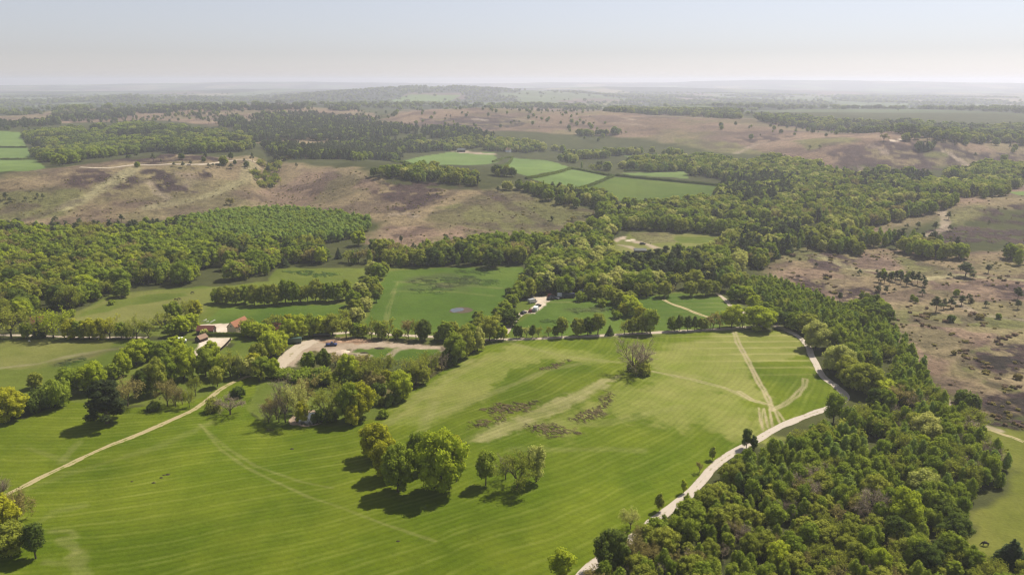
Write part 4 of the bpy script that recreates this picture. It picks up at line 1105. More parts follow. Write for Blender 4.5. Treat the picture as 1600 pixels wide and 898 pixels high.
  (P_,'pine',1343,430,10,9),(P_,'pine',1372,457,12,11),(P_,'pine',1384,458,11,9),(P_,'pine',1444,449,13,10),(P_,'pine',1441,462,11,11),(P_,'pine',1397,456,7,7),(B,'birch',1346,466,10,9),(B,'birch',1355,467,10,9),(P_,'pine',1312,472,16,10),(P_,'pine',1314,484,13,13),(P_,'pine',1285,470,12,11),(P_,'pine',1272,468,14,14),(B,'birch',1262,462,14,12),(P_,'pine',1277,484,13,13),(P_,'pine',1462,488,26,20),(P_,'pine',1474,483,18,12),(P_,'pine',1485,482,18,14),(P_,'pine',1502,477,16,14),(P_,'pine',1513,473,15,11),(B,'birch',1494,463,12,10),(P_,'pine',1540,480,11,11),(P_,'pine',1590,468,20,16),(P_,'pine',1590,483,15,13),(P_,'pine',1508,433,24,30),(P_,'pine',1544,427,14,13),(P_,'pine',1484,434,9,8),(B,'birch',1425,470,11,8),(B,'birch',1431,473,10,8),(S_,'deep',1372,490,11,13),(S_,'deep',1485,503,12,13),(P_,'pine',1441,377,15,11),(P_,'pine',1452,380,12,10),(P_,'pine',1459,383,13,10),(P_,'pine',1434,357,11,11),(P_,'pine',1417,357,8,8),(P_,'pine',1482,343,13,9),(P_,'pine',1484,361,10,10),(P_,'pine',1461,360,14,12),(P_,'pine',1485,376,6,5),(P_,'pine',1545,350,6,6),(B,'birch',1560,498,9,10),(P_,'pine',1520,436,9,10),(P_,'pine',1275,417,7,7),(P_,'pine',1370,428,8,7),(S_,'birch',1380,425,7,7),(B,'birch',1231,398,8,10),
  (P_,'pine',1280,232,6,9),(P_,'pine',1265,233,6,8),(S_,'gorse',1490,554,8,9),(S_,'gorse',1590,592,9,12),(S_,'gorse',1518,473,6,9),(S_,'gorse',1530,498,9,14),
 ]),
 ('dense clump on the eastern heath', [
  (P_,'pine',1373+i*8.6,440+(i % 3)*2.5+(2 if i > 4 else 0),17+(i*7 % 5),12) for i in range(9)]+[(P_,'birch',1380+i*13,436+(i % 2)*2,15,12) for i in range(4)]),
]
for i in range(11):
    pass
HEATH_BUSH = [  # low dark gorse and heather clumps strung over the heath: row, from, to, count
 (1382,1410,503,505,5),(1412,1470,497,500,7),(1445,1520,497,500,8),(1420,1455,480,484,4),(1430,1450,490,492,3),(1440,1470,508,510,4),(1530,1545,508,511,3),(1495,1512,548,560,4),
 (1500,1560,538,530,9),(1558,1600,530,520,7),(1512,1545,560,572,7),(1520,1600,572,590,9),(1500,1560,640,650,8),(1545,1600,610,602,7),(1490,1530,655,680,8),(1560,1600,655,668,7),(1470,1500,625,640,5),
 (1280,1330,450,462,6),(1210,1290,425,432,6),(1300,1350,410,416,5),(1220,1260,402,408,4),(1340,1370,445,452,3),(1460,1500,470,478,4),(1540,1600,440,446,6),(1290,1345,476,480,5),
]

# ------------------------------------------------------------------ woods, filled by spacing
MIX_NEAR = [(R_,'birch',.58,4.5,9.5),(R_,'larch',.12,6,9),(T,'mid',.09,6,9),(U,'olive',.06,6,9),(N_,'twig',.03,6,9),(B,'mid',.05,5,8),(B,'olive',.03,6,9),(S_,'mid',.04,2,4)]
MIX_LOW = [(U,'olive',.24,4,7.5),(N_,'twig',.09,4,7.5),(U,'brown',.07,4,7.5),(B,'olive',.20,4,7.5),(T,'mid',.14,4.5,8.5),(R_,'birch',.22,4,7.5),(S_,'olive',.04,2.5,4),(B,'deep',.05,4.5,8.5),(B,'mid',.09,4.5,8.5)]
MIX_YOUNG = [(R_,'birch',.72,6,9),(R_,'larch',.14,6,8.5),(U,'olive',.08,5,8),(B,'mid',.06,6,9)]
MIX_OLD = [(B,'mid',.34,8,14),(B,'olive',.20,8,14),(B,'deep',.09,9,14),(U,'olive',.10,8,13),(B,'bright',.03,9,13),(U,'brown',.05,8,13),(R_,'birch',.09,8,12),(T,'mid',.08,8,13),(P_,'pine',.02,9,13)]
MIX_MID = [(B,'mid',.30,8,13),(B,'olive',.28,8,13),(R_,'larch',.12,8,12),(B,'deep',.07,8,12),(P_,'pine',.05,9,13),(U,'olive',.08,8,12),(B,'pale',.10,8,12)]
MIX_LARCH = [(T,'larch',.86,7.5,9.5),(B,'mid',.14,7,9)]
MIX_PINE = [(P_,'pine',.72,10,15),(F_,'fir',.12,10,15),(B,'deep',.08,9,13),(B,'mid',.08,9,13)]
MIX_FAR = [(B,'mid',.35,10,15),(B,'olive',.20,10,15),(B,'deep',.25,10,15),(P_,'pine',.20,10,15)]
MIX_EAST = [(R_,'birch',.28,8,12),(R_,'larch',.16,8,12),(B,'mid',.20,8,13),(B,'pale',.08,8,12),(P_,'pine',.08,9,13),(B,'olive',.16,8,12),(U,'brown',.04,8,12)]
WOODS = [
 ('the scattered trees of the far western heath', 24, MIX_FAR, [(-250,200),(200,180),(560,172),(650,180),(640,200),(560,215),(420,225),(330,210),(60,215),(-250,225)]),
 ('the scattered trees of the far heath', 46, MIX_FAR, [(640,178),(1000,172),(1300,200),(1850,225),(1850,262),(1300,262),(1150,240),(1000,216),(800,208),(650,200)]),
 ('the scattered trees along the crest of the western heath', 26, MIX_FAR, [(0,275),(250,246),(450,250),(600,285),(500,275),(300,268),(100,285)]),
 ('the wooded gully on the western heath', 10, [(U,'brown',.4,5,8),(U,'olive',.3,5,8),(P_,'pine',.15,6,9),(B,'mid',.15,5,7)], [(378,318),(395,300),(415,270),(425,250),(440,252),(432,275),(412,305),(395,322)]),
 ('the trees along the eastern ridge', 17, MIX_FAR, [(1040,172),(1250,192),(1500,212),(1850,225),(1850,212),(1500,204),(1300,192),(1150,178)]),
 ('the trees of the far eastern valley', 12, MIX_EAST, [(1330,232),(1450,222),(1850,232),(1850,222),(1450,214),(1330,224)]),

 ('the near wood beside the white track', 3.7, MIX_NEAR, [(1175,722),(1225,698),(1270,676),(1320,660),(1400,652),(1470,630),(1500,640),(1545,705),(1592,740),(1584,765),(1530,778),(1515,790),(1500,820),(1300,800),(1140,770),(1150,720)]),
 ('the rough lower part of the near wood', 4.1, MIX_LOW, [(1140,745),(1300,795),(1505,815),(1490,850),(1530,885),(1560,905),(1850,905),(1850,990),(890,990),(925,902),(965,868),(1005,838),(1055,800),(1095,768)]),
 ('the young plantation beside the white track', 3.6, MIX_YOUNG, [(1160,462),(1165,442),(1215,448),(1290,482),(1340,490),(1385,520),(1440,585),(1475,625),(1430,640),(1400,632),(1340,575),(1318,540),(1290,512),(1240,500),(1200,482)]),
 ('the thicket corner of the young plantation', 4.5, [(B,'deep',.6,7,10),(B,'mid',.4,7,9)], [(1335,492),(1360,484),(1383,492),(1378,506),(1345,502)]),
 ('the broad wood below the western heath', 6.2, MIX_OLD, [(-250,388),(80,376),(250,372),(420,392),(560,396),(588,404),(583,414),(440,414),(420,432),(335,444),(205,447),(190,456),(112,492),(96,500),(62,498),(-250,512)]),
 ('the birch fringe under the western heath', 6.5, [(R_,'larch',.3,8,11),(B,'mid',.25,8,12),(P_,'pine',.22,9,13),(U,'brown',.23,7,11)], [(-250,366),(20,362),(140,362),(200,366),(300,356),(330,372),(250,380),(80,384),(-250,392)]),
 ('the young plantation on the heath edge', 4.6, MIX_LARCH, [(282,352),(330,340),(430,332),(520,338),(588,352),(566,370),(520,380),(440,384),(340,386),(290,374)]),
 ('the belt behind the pond field', 6.2, MIX_OLD, [(590,402),(640,396),(790,388),(850,384),(838,414),(815,416),(700,416),(606,422)]),
 ('the central wood between car park and clearing', 6.4, MIX_MID, [(822,432),(838,414),(850,384),(940,352),(962,362),(945,402),(965,413),(1015,413),(1090,402),(1145,420),(1150,450),(1060,456),(1000,458),(905,462),(868,460),(838,460),(812,470)]),
 ('the dark pines below the clearing', 6.0, MIX_PINE, [(950,438),(960,418),(1000,420),(1040,412),(1100,414),(1110,432),(1040,446)]),
 ('the eastern wood beyond the clearing', 7.0, MIX_EAST, [(925,338),(1000,326),(1060,325),(1110,318),(1135,292),(1150,268),(1230,262),(1330,278),(1450,292),(1540,285),(1575,305),(1480,322),(1415,345),(1330,362),(1265,384),(1215,396),(1195,420),(1150,424),(1100,398),(1135,386),(1148,368),(1000,360),(955,358)]),
 ('the dark pines of the eastern wood', 6.6, MIX_PINE, [(1125,296),(1150,278),(1225,285),(1235,310),(1180,322),(1130,318)]),
 ('the dark pine block at the corner of the eastern wood', 6.6, MIX_PINE, [(1150,372),(1190,364),(1245,366),(1215,410),(1165,416),(1140,395)]),
 ('the heath edge of the eastern wood', 7.5, MIX_EAST, [(1260,388),(1330,366),(1400,372),(1440,385),(1500,398),(1512,405),(1440,402),(1330,392)]),
 ('the wood beyond the eastern heath', 8, MIX_EAST, [(1530,402),(1600,396),(1850,396),(1850,412),(1540,410)]),
 ('the hedge trees of the far farm fields', 7.5, MIX_MID, [(582,268),(640,264),(780,276),(830,282),(905,300),(945,318),(1060,324),(1110,316),(1130,300),(1120,322),(1000,338),(930,340),(840,302),(700,290),(590,282)]),
 ('the trees behind the far farm fields', 8, MIX_MID, [(640,238),(720,236),(790,240),(860,250),(900,262),(960,268),(1075,268),(1125,284),(1225,262),(1220,252),(1130,246),(1000,240),(850,230),(760,228),(690,230)]),
 ('the far north wood behind the heath hill', 8.5, MIX_FAR, [(38,212),(100,205),(200,198),(330,208),(400,218),(385,236),(310,240),(240,236),(180,244),(95,262),(72,258)]),
 ('the dark pine wood in the distance', 8, MIX_PINE, [(330,198),(440,190),(560,196),(640,200),(720,206),(770,216),(720,228),(640,240),(560,252),(450,246),(420,238),(400,218)]),
 ('the woods east of the far heath', 9.5, MIX_EAST, [(1150,248),(1230,250),(1340,272),(1480,270),(1500,262),(1850,262),(1850,292),(1540,290),(1450,294),(1330,280),(1230,264)]),
 ('the woods beyond the eastern ridge', 13, MIX_FAR, [(1180,196),(1300,205),(1460,222),(1850,228),(1850,205),(1500,200),(1300,192),(1180,186)]),
 ('the pines along the western ridge', 12, MIX_PINE, [(-250,200),(0,196),(120,182),(250,172),(430,166),(560,170),(560,174),(430,172),(250,178),(120,190),(0,206),(-250,212)]),
 ('the pines on the far heath', 15, MIX_PINE, [(330,186),(480,178),(600,184),(590,190),(440,190),(340,194)]),
 ('the trees on the middle ridge', 14, MIX_FAR, [(960,172),(1040,172),(1150,182),(1150,186),(1040,178),(960,177)]),
 ('the copse on the far heath', 8, MIX_PINE, [(1428,232),(1462,230),(1464,236),(1430,238)]),
 ('the thickets on the far heath', 14, MIX_FAR, [(900,206),(1010,208),(1010,212),(900,211)]),
 ('the trees by the far white building', 9, MIX_MID, [(640,228),(700,220),(780,222),(850,228),(850,236),(780,236),(700,236)]),
 ('the strip under the eastern heather', 7.5, MIX_PINE, [(1335,282),(1400,278),(1460,280),(1440,288),(1350,290)]),
 ('the hedgerow trees on the eastern edge', 8, MIX_MID, [(1480,275),(1600,270),(1850,272),(1850,284),(1590,284),(1560,300),(1500,300)]),
 ('the scrub between meadow and works yard', 5.5, [(S_,'mid',.35,2,4),(S_,'olive',.25,2,4),(S_,'brown',.25,1.5,3),(U,'olive',.15,4,7)], [(440,592),(480,580),(560,585),(640,580),(700,560),(690,580),(640,610),(600,618),(560,606),(470,604)]),
 ('the bushes of the dark thicket by the meadow', 4.5, [(S_,'deep',.6,3,5),(S_,'mid',.4,3,5)], [(42,640),(60,616),(120,604),(190,590),(230,600),(215,622),(190,630),(120,622),(95,628),(60,646)]),
 ('the wood above the car park', 6, MIX_MID, [(745,512),(770,490),(800,470),(818,448),(830,440),(838,455),(820,470),(812,485),(796,506),(780,520)]),
]

FIELD_W = [(c, w) for c, j, s, w in AREA_W if c in ('pale_field','lush','field','field_dry','meadow','sand','earth','straw')]
TRACKS_PX = {}
def blocked(x, y, margin):
    b = np.zeros(len(x), bool)
    for c, w in FIELD_W:
        x0, y0 = w.min(0)-5; x1, y1 = w.max(0)+5
        k = np.nonzero((x > x0) & (x < x1) & (y > y0) & (y < y1))[0]
        if len(k): b[k] |= sdist(w, x[k], y[k]) > -margin
    for w, hw in TRACK_W:
        x0, y0 = w.min(0)-8; x1, y1 = w.max(0)+8
        k = np.nonzero((x > x0) & (x < x1) & (y > y0) & (y < y1))[0]
        if len(k): b[k] |= dist_line(w, x[k], y[k]) < hw+margin
    return b
# ------------------------------------------------------------------ put the trees in the ground
NAT_W = {'oak': .92, 'tall': .62, 'birch': .46, 'pine': .56, 'fir': .60, 'cedar': .98, 'bush': 1.45, 'bare': .95, 'budding': .95}
LOOKWORD = {'bright':'bright green','mid':'mid green','deep':'dark green','olive':'olive green','gold':'golden green','pale':'pale green','brown':'brownish','birch':'fresh green','larch':'soft green','pine':'dark','fir':'dark','cedar':'dark','gorse':'dull dark','twig':'leafless grey','heather':'dark brown'}
KINDWORD = {B:'round broadleaf tree',T:'upright broadleaf tree',U:'half-leafed tree',N_:'bare tree',R_:'young birch',P_:'pine',F_:'conical fir',S_:'bush','cedar_tree':'cedar'}
CATWORD = {S_: 'bush'}
rngP = np.random.default_rng(7)
def lod_for(d, h):
    px = h*F_REF/d
    return 0 if px > 34 else (1 if px > 13 else 2)
def tree_object(kind, look, x, y, z, h, wk, rot, label, group, d):
    lod = lod_for(d, h)
    var = int(rngP.integers(NVAR))
    if h*F_REF/d > 14 or kind == 'cedar_tree':
        tr, cr = proto(kind, look, var, lod)
        root = bpy.data.objects.new(kind, None); COL.objects.link(root)
        root.empty_display_size = .5
        for nm, me in (('trunk', tr), ('crown', cr)):
            o = bpy.data.objects.new(nm, me); o.parent = root; COL.objects.link(o)
    else:
        root = bpy.data.objects.new(kind, proto_joined(kind, look, var, lod)); COL.objects.link(root)
    root.location = (x, y, z); root.rotation_euler = (0, 0, rot); root.scale = (h*wk, h*wk, h)
    return tag(root, label, CATWORD.get(kind, 'tree'), group)

ALL_COUNT = {}
def place_px(items):
    """items: (kind, look, px, py, hpx, wpx, label, group)"""
    px = np.array([i[2] for i in items], float); py = np.array([i[3] for i in items], float)
    x, y, z = ground(px, py)
    for k, it in enumerate(items):
        d = depth_of(x[k], y[k], z[k]); dep = math.atan2(CAM_H-z[k], math.hypot(x[k], y[k]))
        h = it[4]*d/(F_REF*math.cos(dep))
        wk = 1.0 if not it[5] else (it[5]/it[4]*math.cos(dep))/NAT_W[SPEC[it[0]][0]]
        wk = min(max(wk, .45), 2.2)
        tree_object(it[0], it[1], x[k], y[k], z[k]-.1, h, wk, rngP.uniform(0, 6.28), it[6], it[7], d)
        ALL_COUNT[it[0]] = ALL_COUNT.get(it[0], 0)+1

ORD = ['first','second','third','fourth','fifth','sixth','seventh','eighth','ninth','tenth','eleventh','twelfth','thirteenth','fourteenth','fifteenth','sixteenth','seventeenth','eighteenth','nineteenth','twentieth']
ORD += ['twenty-'+o for o in ORD[:9]]+['thirtieth']+['thirty-'+o for o in ORD[:9]]+['fortieth']+['forty-'+o for o in ORD[:9]]+['fiftieth']+['fifty-'+o for o in ORD[:9]]
items = [s[:6]+(s[6], None) for s in SINGLES]
for ctx, rows in ROWS:
    rows = sorted(rows, key=lambda q: q[2])
    same = {}
    for q in rows: same.setdefault((q[0], q[1]), []).append(q)
    for q in rows:
        fam = same[(q[0], q[1])]
        w = LOOKWORD[q[1]]+' '+KINDWORD[q[0]]
        lab = ('only '+w if len(fam) == 1 else ORD[fam.index(q)]+' '+w+(' from west' if len(fam) > 2 else (' (western)' if fam.index(q) == 0 else ' (eastern)')))+', '+ctx
        items.append(q+(lab, ctx))
place_px(items)

# low gorse clumps of the heath
hb = []
for i, (xa, xb, ya, yb, n) in enumerate(HEATH_BUSH):
    for k in range(n):
        t = rngP.uniform(-.1, 1.1)
        hb.append((S_, 'heather' if rngP.random() < .6 else 'gorse', xa+(xb-xa)*t, ya+(yb-ya)*t+rngP.normal(0, 4.5), rngP.uniform(2, 5), rngP.uniform(4, 11)))
hb = [q+(LOOKWORD[q[1]]+' low clump of gorse and heather on the eastern heath', 'low '+LOOKWORD[q[1]]+' clumps on the eastern heath') for q in hb]
place_px(hb)

# the woods
cand = []
for wi, (phrase, sp, mix, poly) in enumerate(WOODS):
    w = gpoly(poly)
    x0, y0 = w.min(0); x1, y1 = w.max(0)
    # limit the plan to what lies in front of the drone
    gx = np.arange(x0, x1, sp); gy = np.arange(y0, y1, sp*.88)
    X, Y = np.meshgrid(gx, gy); X = X+(np.arange(len(gy)) % 2)[:, None]*sp*.5
    X = X.ravel(); Y = Y.ravel()
    X = X+rngP.uniform(-.42, .42, len(X))*sp; Y = Y+rngP.uniform(-.42, .42, len(Y))*sp
    sd = sdist(w, X, Y)+(fbm(X, Y, 25+sp*4, 4, 900+wi)-.5)*sp*(2.5 if sp < 7.2 else 8)
    k = sd > 0
    X, Y = X[k], Y[k]
    if not len(X): continue
    k = ~blocked(X, Y, 2.8 if 'near wood' in phrase else 1.2 if sp < 7 else 2.0); X, Y = X[k], Y[k]
    gap = fbm(X, Y, sp*(5 if sp < 7.2 else 8), 3, 950+wi); k = gap > (.24 if sp < 6.1 else .34 if sp < 7.2 else .44 if sp < 20 else .58); X, Y = X[k], Y[k]
    Z = terr(X, Y)
    px, py, d = project(X, Y, Z)
    k = (px > -260) & (px < 1860) & (py < 1010) & (d > 0)
    X, Y, Z, px, py, d = (a[k] for a in (X, Y, Z, px, py, d))
    # kinds grow in drifts: the noise field shifts the choice
    wts = np.array([m[2] for m in mix]); cum = np.cumsum(wts)/wts.sum()
    drift = fbm(X, Y, sp*7, 2, 970+wi)
    u = np.mod(.62*rngP.random(len(X))+.9*drift, 1.0)
    ch = np.searchsorted(cum, u).clip(0, len(mix)-1)
    for i in range(len(X)):
        m = mix[ch[i]]; h = rngP.uniform(m[3], m[4])
        wk = rngP.uniform(.85, 1.25)*(1.25 if 8 < sp < 20 else 1.0)
        if sp > 20: h *= rngP.uniform(.35, .8)
        cand.append((h*F_REF/d[i], m[0], m[1], X[i], Y[i], Z[i], h, wk, wi, d[i], px[i], py[i]))
# the ones that show largest are things of their own, the rest of each wood is one mass
LIMIT = {R_: 290, B: 300-0, T: 150, U: 150, N_: 60, P_: 150, F_: 30, S_: 80}
cand.sort(key=lambda c: -c[0])
stuff = {}
made = dict(ALL_COUNT)
hid = np.array([c[3] for c in cand])
for c in cand:
    size, kind, look, x, y, z, h, wk, wi, d, px, py = c
    vis = -10 < px < 1610 and py-size*.8 < 898
    if vis and size > 9 and made.get(kind, 0) < LIMIT[kind]:
        made[kind] = made.get(kind, 0)+1
        ph = WOODS[wi][0]
        lab = LOOKWORD[look]+' '+KINDWORD[kind]+' in '+ph
        tree_object(kind, look, x, y, z-.1, h, wk, rngP.uniform(0, 6.28), lab, LOOKWORD[look]+' '+KINDWORD[kind]+' in '+ph, d)
    else:
        stuff.setdefault(wi, []).append(c)

# far hills: loose clumps of trees spread by the same noise that colours the land
def far_scatter(r0, r1, n, seed):
    rg = np.random.default_rng(seed)
    be = rg.uniform(-.70, .70, n); r = np.sqrt(rg.uniform(r0*r0, r1*r1, n))
    X = r*np.sin(be); Y = r*np.cos(be)
    jx = X+(fbm(X, Y, 300, 3, 7)-.5)*300; jy = Y+(fbm(X, Y, 300, 3, 8)-.5)*300
    cell = _hash(np.floor(jx/330), np.floor(jy/520), 77)
    k = (cell < .60) | (rg.random(n) < .05)
    X, Y = X[k], Y[k]; Z = terr(X, Y)
    px, py, d = project(X, Y, Z)
    return [(0, B if rg.random() < .7 else P_, 'deep' if rg.random() < .5 else 'mid', X[i], Y[i], Z[i], rg.uniform(9, 15), rg.uniform(1.2, 2.0), -1, d[i], px[i], py[i]) for i in range(len(X))]
stuff[-1] = far_scatter(2550, 7200, 21000, 3)

def tuft_scatter(covers, n_per, hmin, hmax, looks, rmax, seed):
    rg = np.random.default_rng(seed); out = []
    for c_, j_, s_, w in AREA_W:
        if c_ not in covers: continue
        a_ = w.min(0); b_ = w.max(0)
        if np.hypot(*w.mean(0)) > rmax: continue
        n = int((b_-a_).prod()*n_per)
        X = rg.uniform(a_[0], b_[0], n); Y = rg.uniform(a_[1], b_[1], n)
        k = (sdist(w, X, Y)+(fbm(X, Y, 12, 3, seed)-.5)*6 > 0) & (rg.random(n) < sstep(.42, .62, fbm(X, Y, 14, 3, seed+1)))
        X, Y = X[k], Y[k]; Z = terr(X, Y); px, py, d = project(X, Y, Z)
        k = (px > -200) & (px < 1850) & (py < 930) & (np.hypot(X, Y) < rmax)
        for i in np.nonzero(k)[0]:
            out.append((0, S_, looks[int(rg.integers(len(looks)))], X[i], Y[i], Z[i], rg.uniform(hmin, hmax), rg.uniform(.8, 1.5), -2, d[i], px[i], py[i]))
    return out
stuff[-2] = tuft_scatter(('bracken',), .18, .3, .65, ['brown', 'heather'], 800, 41)
stuff[-3] = [c[:8]+(-3,)+c[9:] for c in tuft_scatter(('heather', 'heath_pink', 'heath', 'char'), .012, .4, 1.2, ['heather', 'brown', 'gorse', 'brown'], 900, 51)]
STUFF_LABEL = {-1: ('woodland', 'massed trees filling the hazy hills along the horizon'), -2: ('bracken', 'low clumps of dead brown bracken in the middle of the mown meadow'), -3: ('heather', 'countless tufts of heather and bracken covering the brown heaths')}

HIDDEN = bpy.data.collections.new('wood_sources')       # never linked to the scene: only read by the woods' nodes
_src = {}
def source_index(kind, look, var, lod):
    key = (kind, look, var, lod)
    if key not in _src:
        _src[key] = len(_src)
        HIDDEN.objects.link(bpy.data.objects.new('source_%04d' % _src[key], proto_joined(kind, look, var, lod)))
    return _src[key]
def wood_nodes():
    ng = bpy.data.node_groups.new('wood', 'GeometryNodeTree')
    ng.interface.new_socket('Geometry', in_out='INPUT', socket_type='NodeSocketGeometry')
    ng.interface.new_socket('Geometry', in_out='OUTPUT', socket_type='NodeSocketGeometry')
    N = ng.nodes.new; L = ng.links.new
    gi = N('NodeGroupInput'); go = N('NodeGroupOutput')
    ci = N('GeometryNodeCollectionInfo'); ci.inputs['Collection'].default_value = HIDDEN
    ci.inputs['Separate Children'].default_value = True; ci.inputs['Reset Children'].default_value = True
    ip = N('GeometryNodeInstanceOnPoints'); ip.inputs['Pick Instance'].default_value = True
    def attr(name, typ):
        a = N('GeometryNodeInputNamedAttribute'); a.data_type = typ; a.inputs['Name'].default_value = name
        return a.outputs['Attribute']
    L(gi.outputs[0], ip.inputs['Points']); L(ci.outputs[0], ip.inputs['Instance'])
    L(attr('pick', 'INT'), ip.inputs['Instance Index'])
    cx = N('ShaderNodeCombineXYZ'); L(attr('turn', 'FLOAT'), cx.inputs[2])
    L(cx.outputs[0], ip.inputs['Rotation']); L(attr('size', 'FLOAT_VECTOR'), ip.inputs['Scale'])
    L(ip.outputs[0], go.inputs[0])
    return ng
for wi, lst in stuff.items():
    for c in lst: source_index(c[1], c[2], 0, 1 if c[0] > 15 else 2)
for key in list(_src):
    for v in range(1, NVAR): source_index(key[0], key[1], v, key[3])
NG = wood_nodes()
N_STUFF = 0
for wi, lst in stuff.items():
    if len(lst) < 1: continue
    n = len(lst); N_STUFF += n
    me = bpy.data.meshes.new('woodland'); me.vertices.add(n)
    me.vertices.foreach_set('co', np.array([(c[3], c[4], c[5]-.1) for c in lst], np.float32).ravel())
    a = me.attributes.new('pick', 'INT', 'POINT'); a.data.foreach_set('value', np.array([source_index(c[1], c[2], int(rngP.integers(NVAR)), 1 if c[0] > 15 else 2) for c in lst], np.int32))
    a = me.attributes.new('turn', 'FLOAT', 'POINT'); a.data.foreach_set('value', rngP.uniform(0, 6.28, n).astype(np.float32))
    a = me.attributes.new('size', 'FLOAT_VECTOR', 'POINT'); a.data.foreach_set('vector', np.array([(c[6]*c[7], c[6]*c[7], c[6]) for c in lst], np.float32).ravel())
    nm_, lb_ = STUFF_LABEL.get(wi, ('woodland', ''))
    o = link(nm_, me)
    md = o.modifiers.new('trees', 'NODES'); md.node_group = NG
    tag(o, lb_ or 'massed trees filling '+WOODS[wi][0], nm_, kind='stuff')
print('things', made, 'stuff', N_STUFF)
# ------------------------------------------------------------------ buildings, vehicles, people, animals
def box(a, x0, x1, y0, y1, z0, z1, taper=0.0):
    t = taper
    V = np.array([(x0,y0,z0),(x1,y0,z0),(x1,y1,z0),(x0,y1,z0),(x0+t,y0+t,z1),(x1-t,y0+t,z1),(x1-t,y1-t,z1),(x0+t,y1-t,z1)], float)
    F = np.array([(0,3,2,1),(4,5,6,7),(0,1,5,4),(1,2,6,5),(2,3,7,6),(3,0,4,7)])
    a.add(V, F)
def cyl(a, c, r, w, n=12, axis='y'):
    t = np.arange(n)*2*math.pi/n
    P = []
    for s in (-w/2, w/2):
        for q in t:
            P.append((c[0]+r*math.cos(q), c[1]+s, c[2]+r*math.sin(q)) if axis == 'y' else (c[0]+r*math.cos(q), c[1]+r*math.sin(q), c[2]+s))
    V = np.array(P); i = np.arange(n); j = (i+1) % n
    a.add(V, np.stack([i, j, j+n, i+n], 1))
    a.add(np.concatenate([V[:n], [np.mean(V[:n], 0)]]), np.stack([i, np.full(n, n), j], 1))
    a.add(np.concatenate([V[n:], [np.mean(V[n:], 0)]]), np.stack([i, j, np.full(n, n)], 1))
def part(name, a, mat, parent, smooth=False):
    V, F = a.get(); me = np_mesh(name, V, F, [mat], smooth=smooth)
    bm = bmesh.new(); bm.from_mesh(me); bmesh.ops.recalc_face_normals(bm, faces=bm.faces[:]); bm.to_mesh(me); bm.free()
    return link(name, me, parent)
def root_at(name, px, py, rot, label, cat, group=None, sink=0.0):
    x, y, z = (float(v[0]) for v in ground(px, py))
    o = link(name, None); o.location = (x, y, z-sink); o.rotation_euler = (0, 0, math.radians(rot)); o.empty_display_size = .5
    return tag(o, label, cat, group)

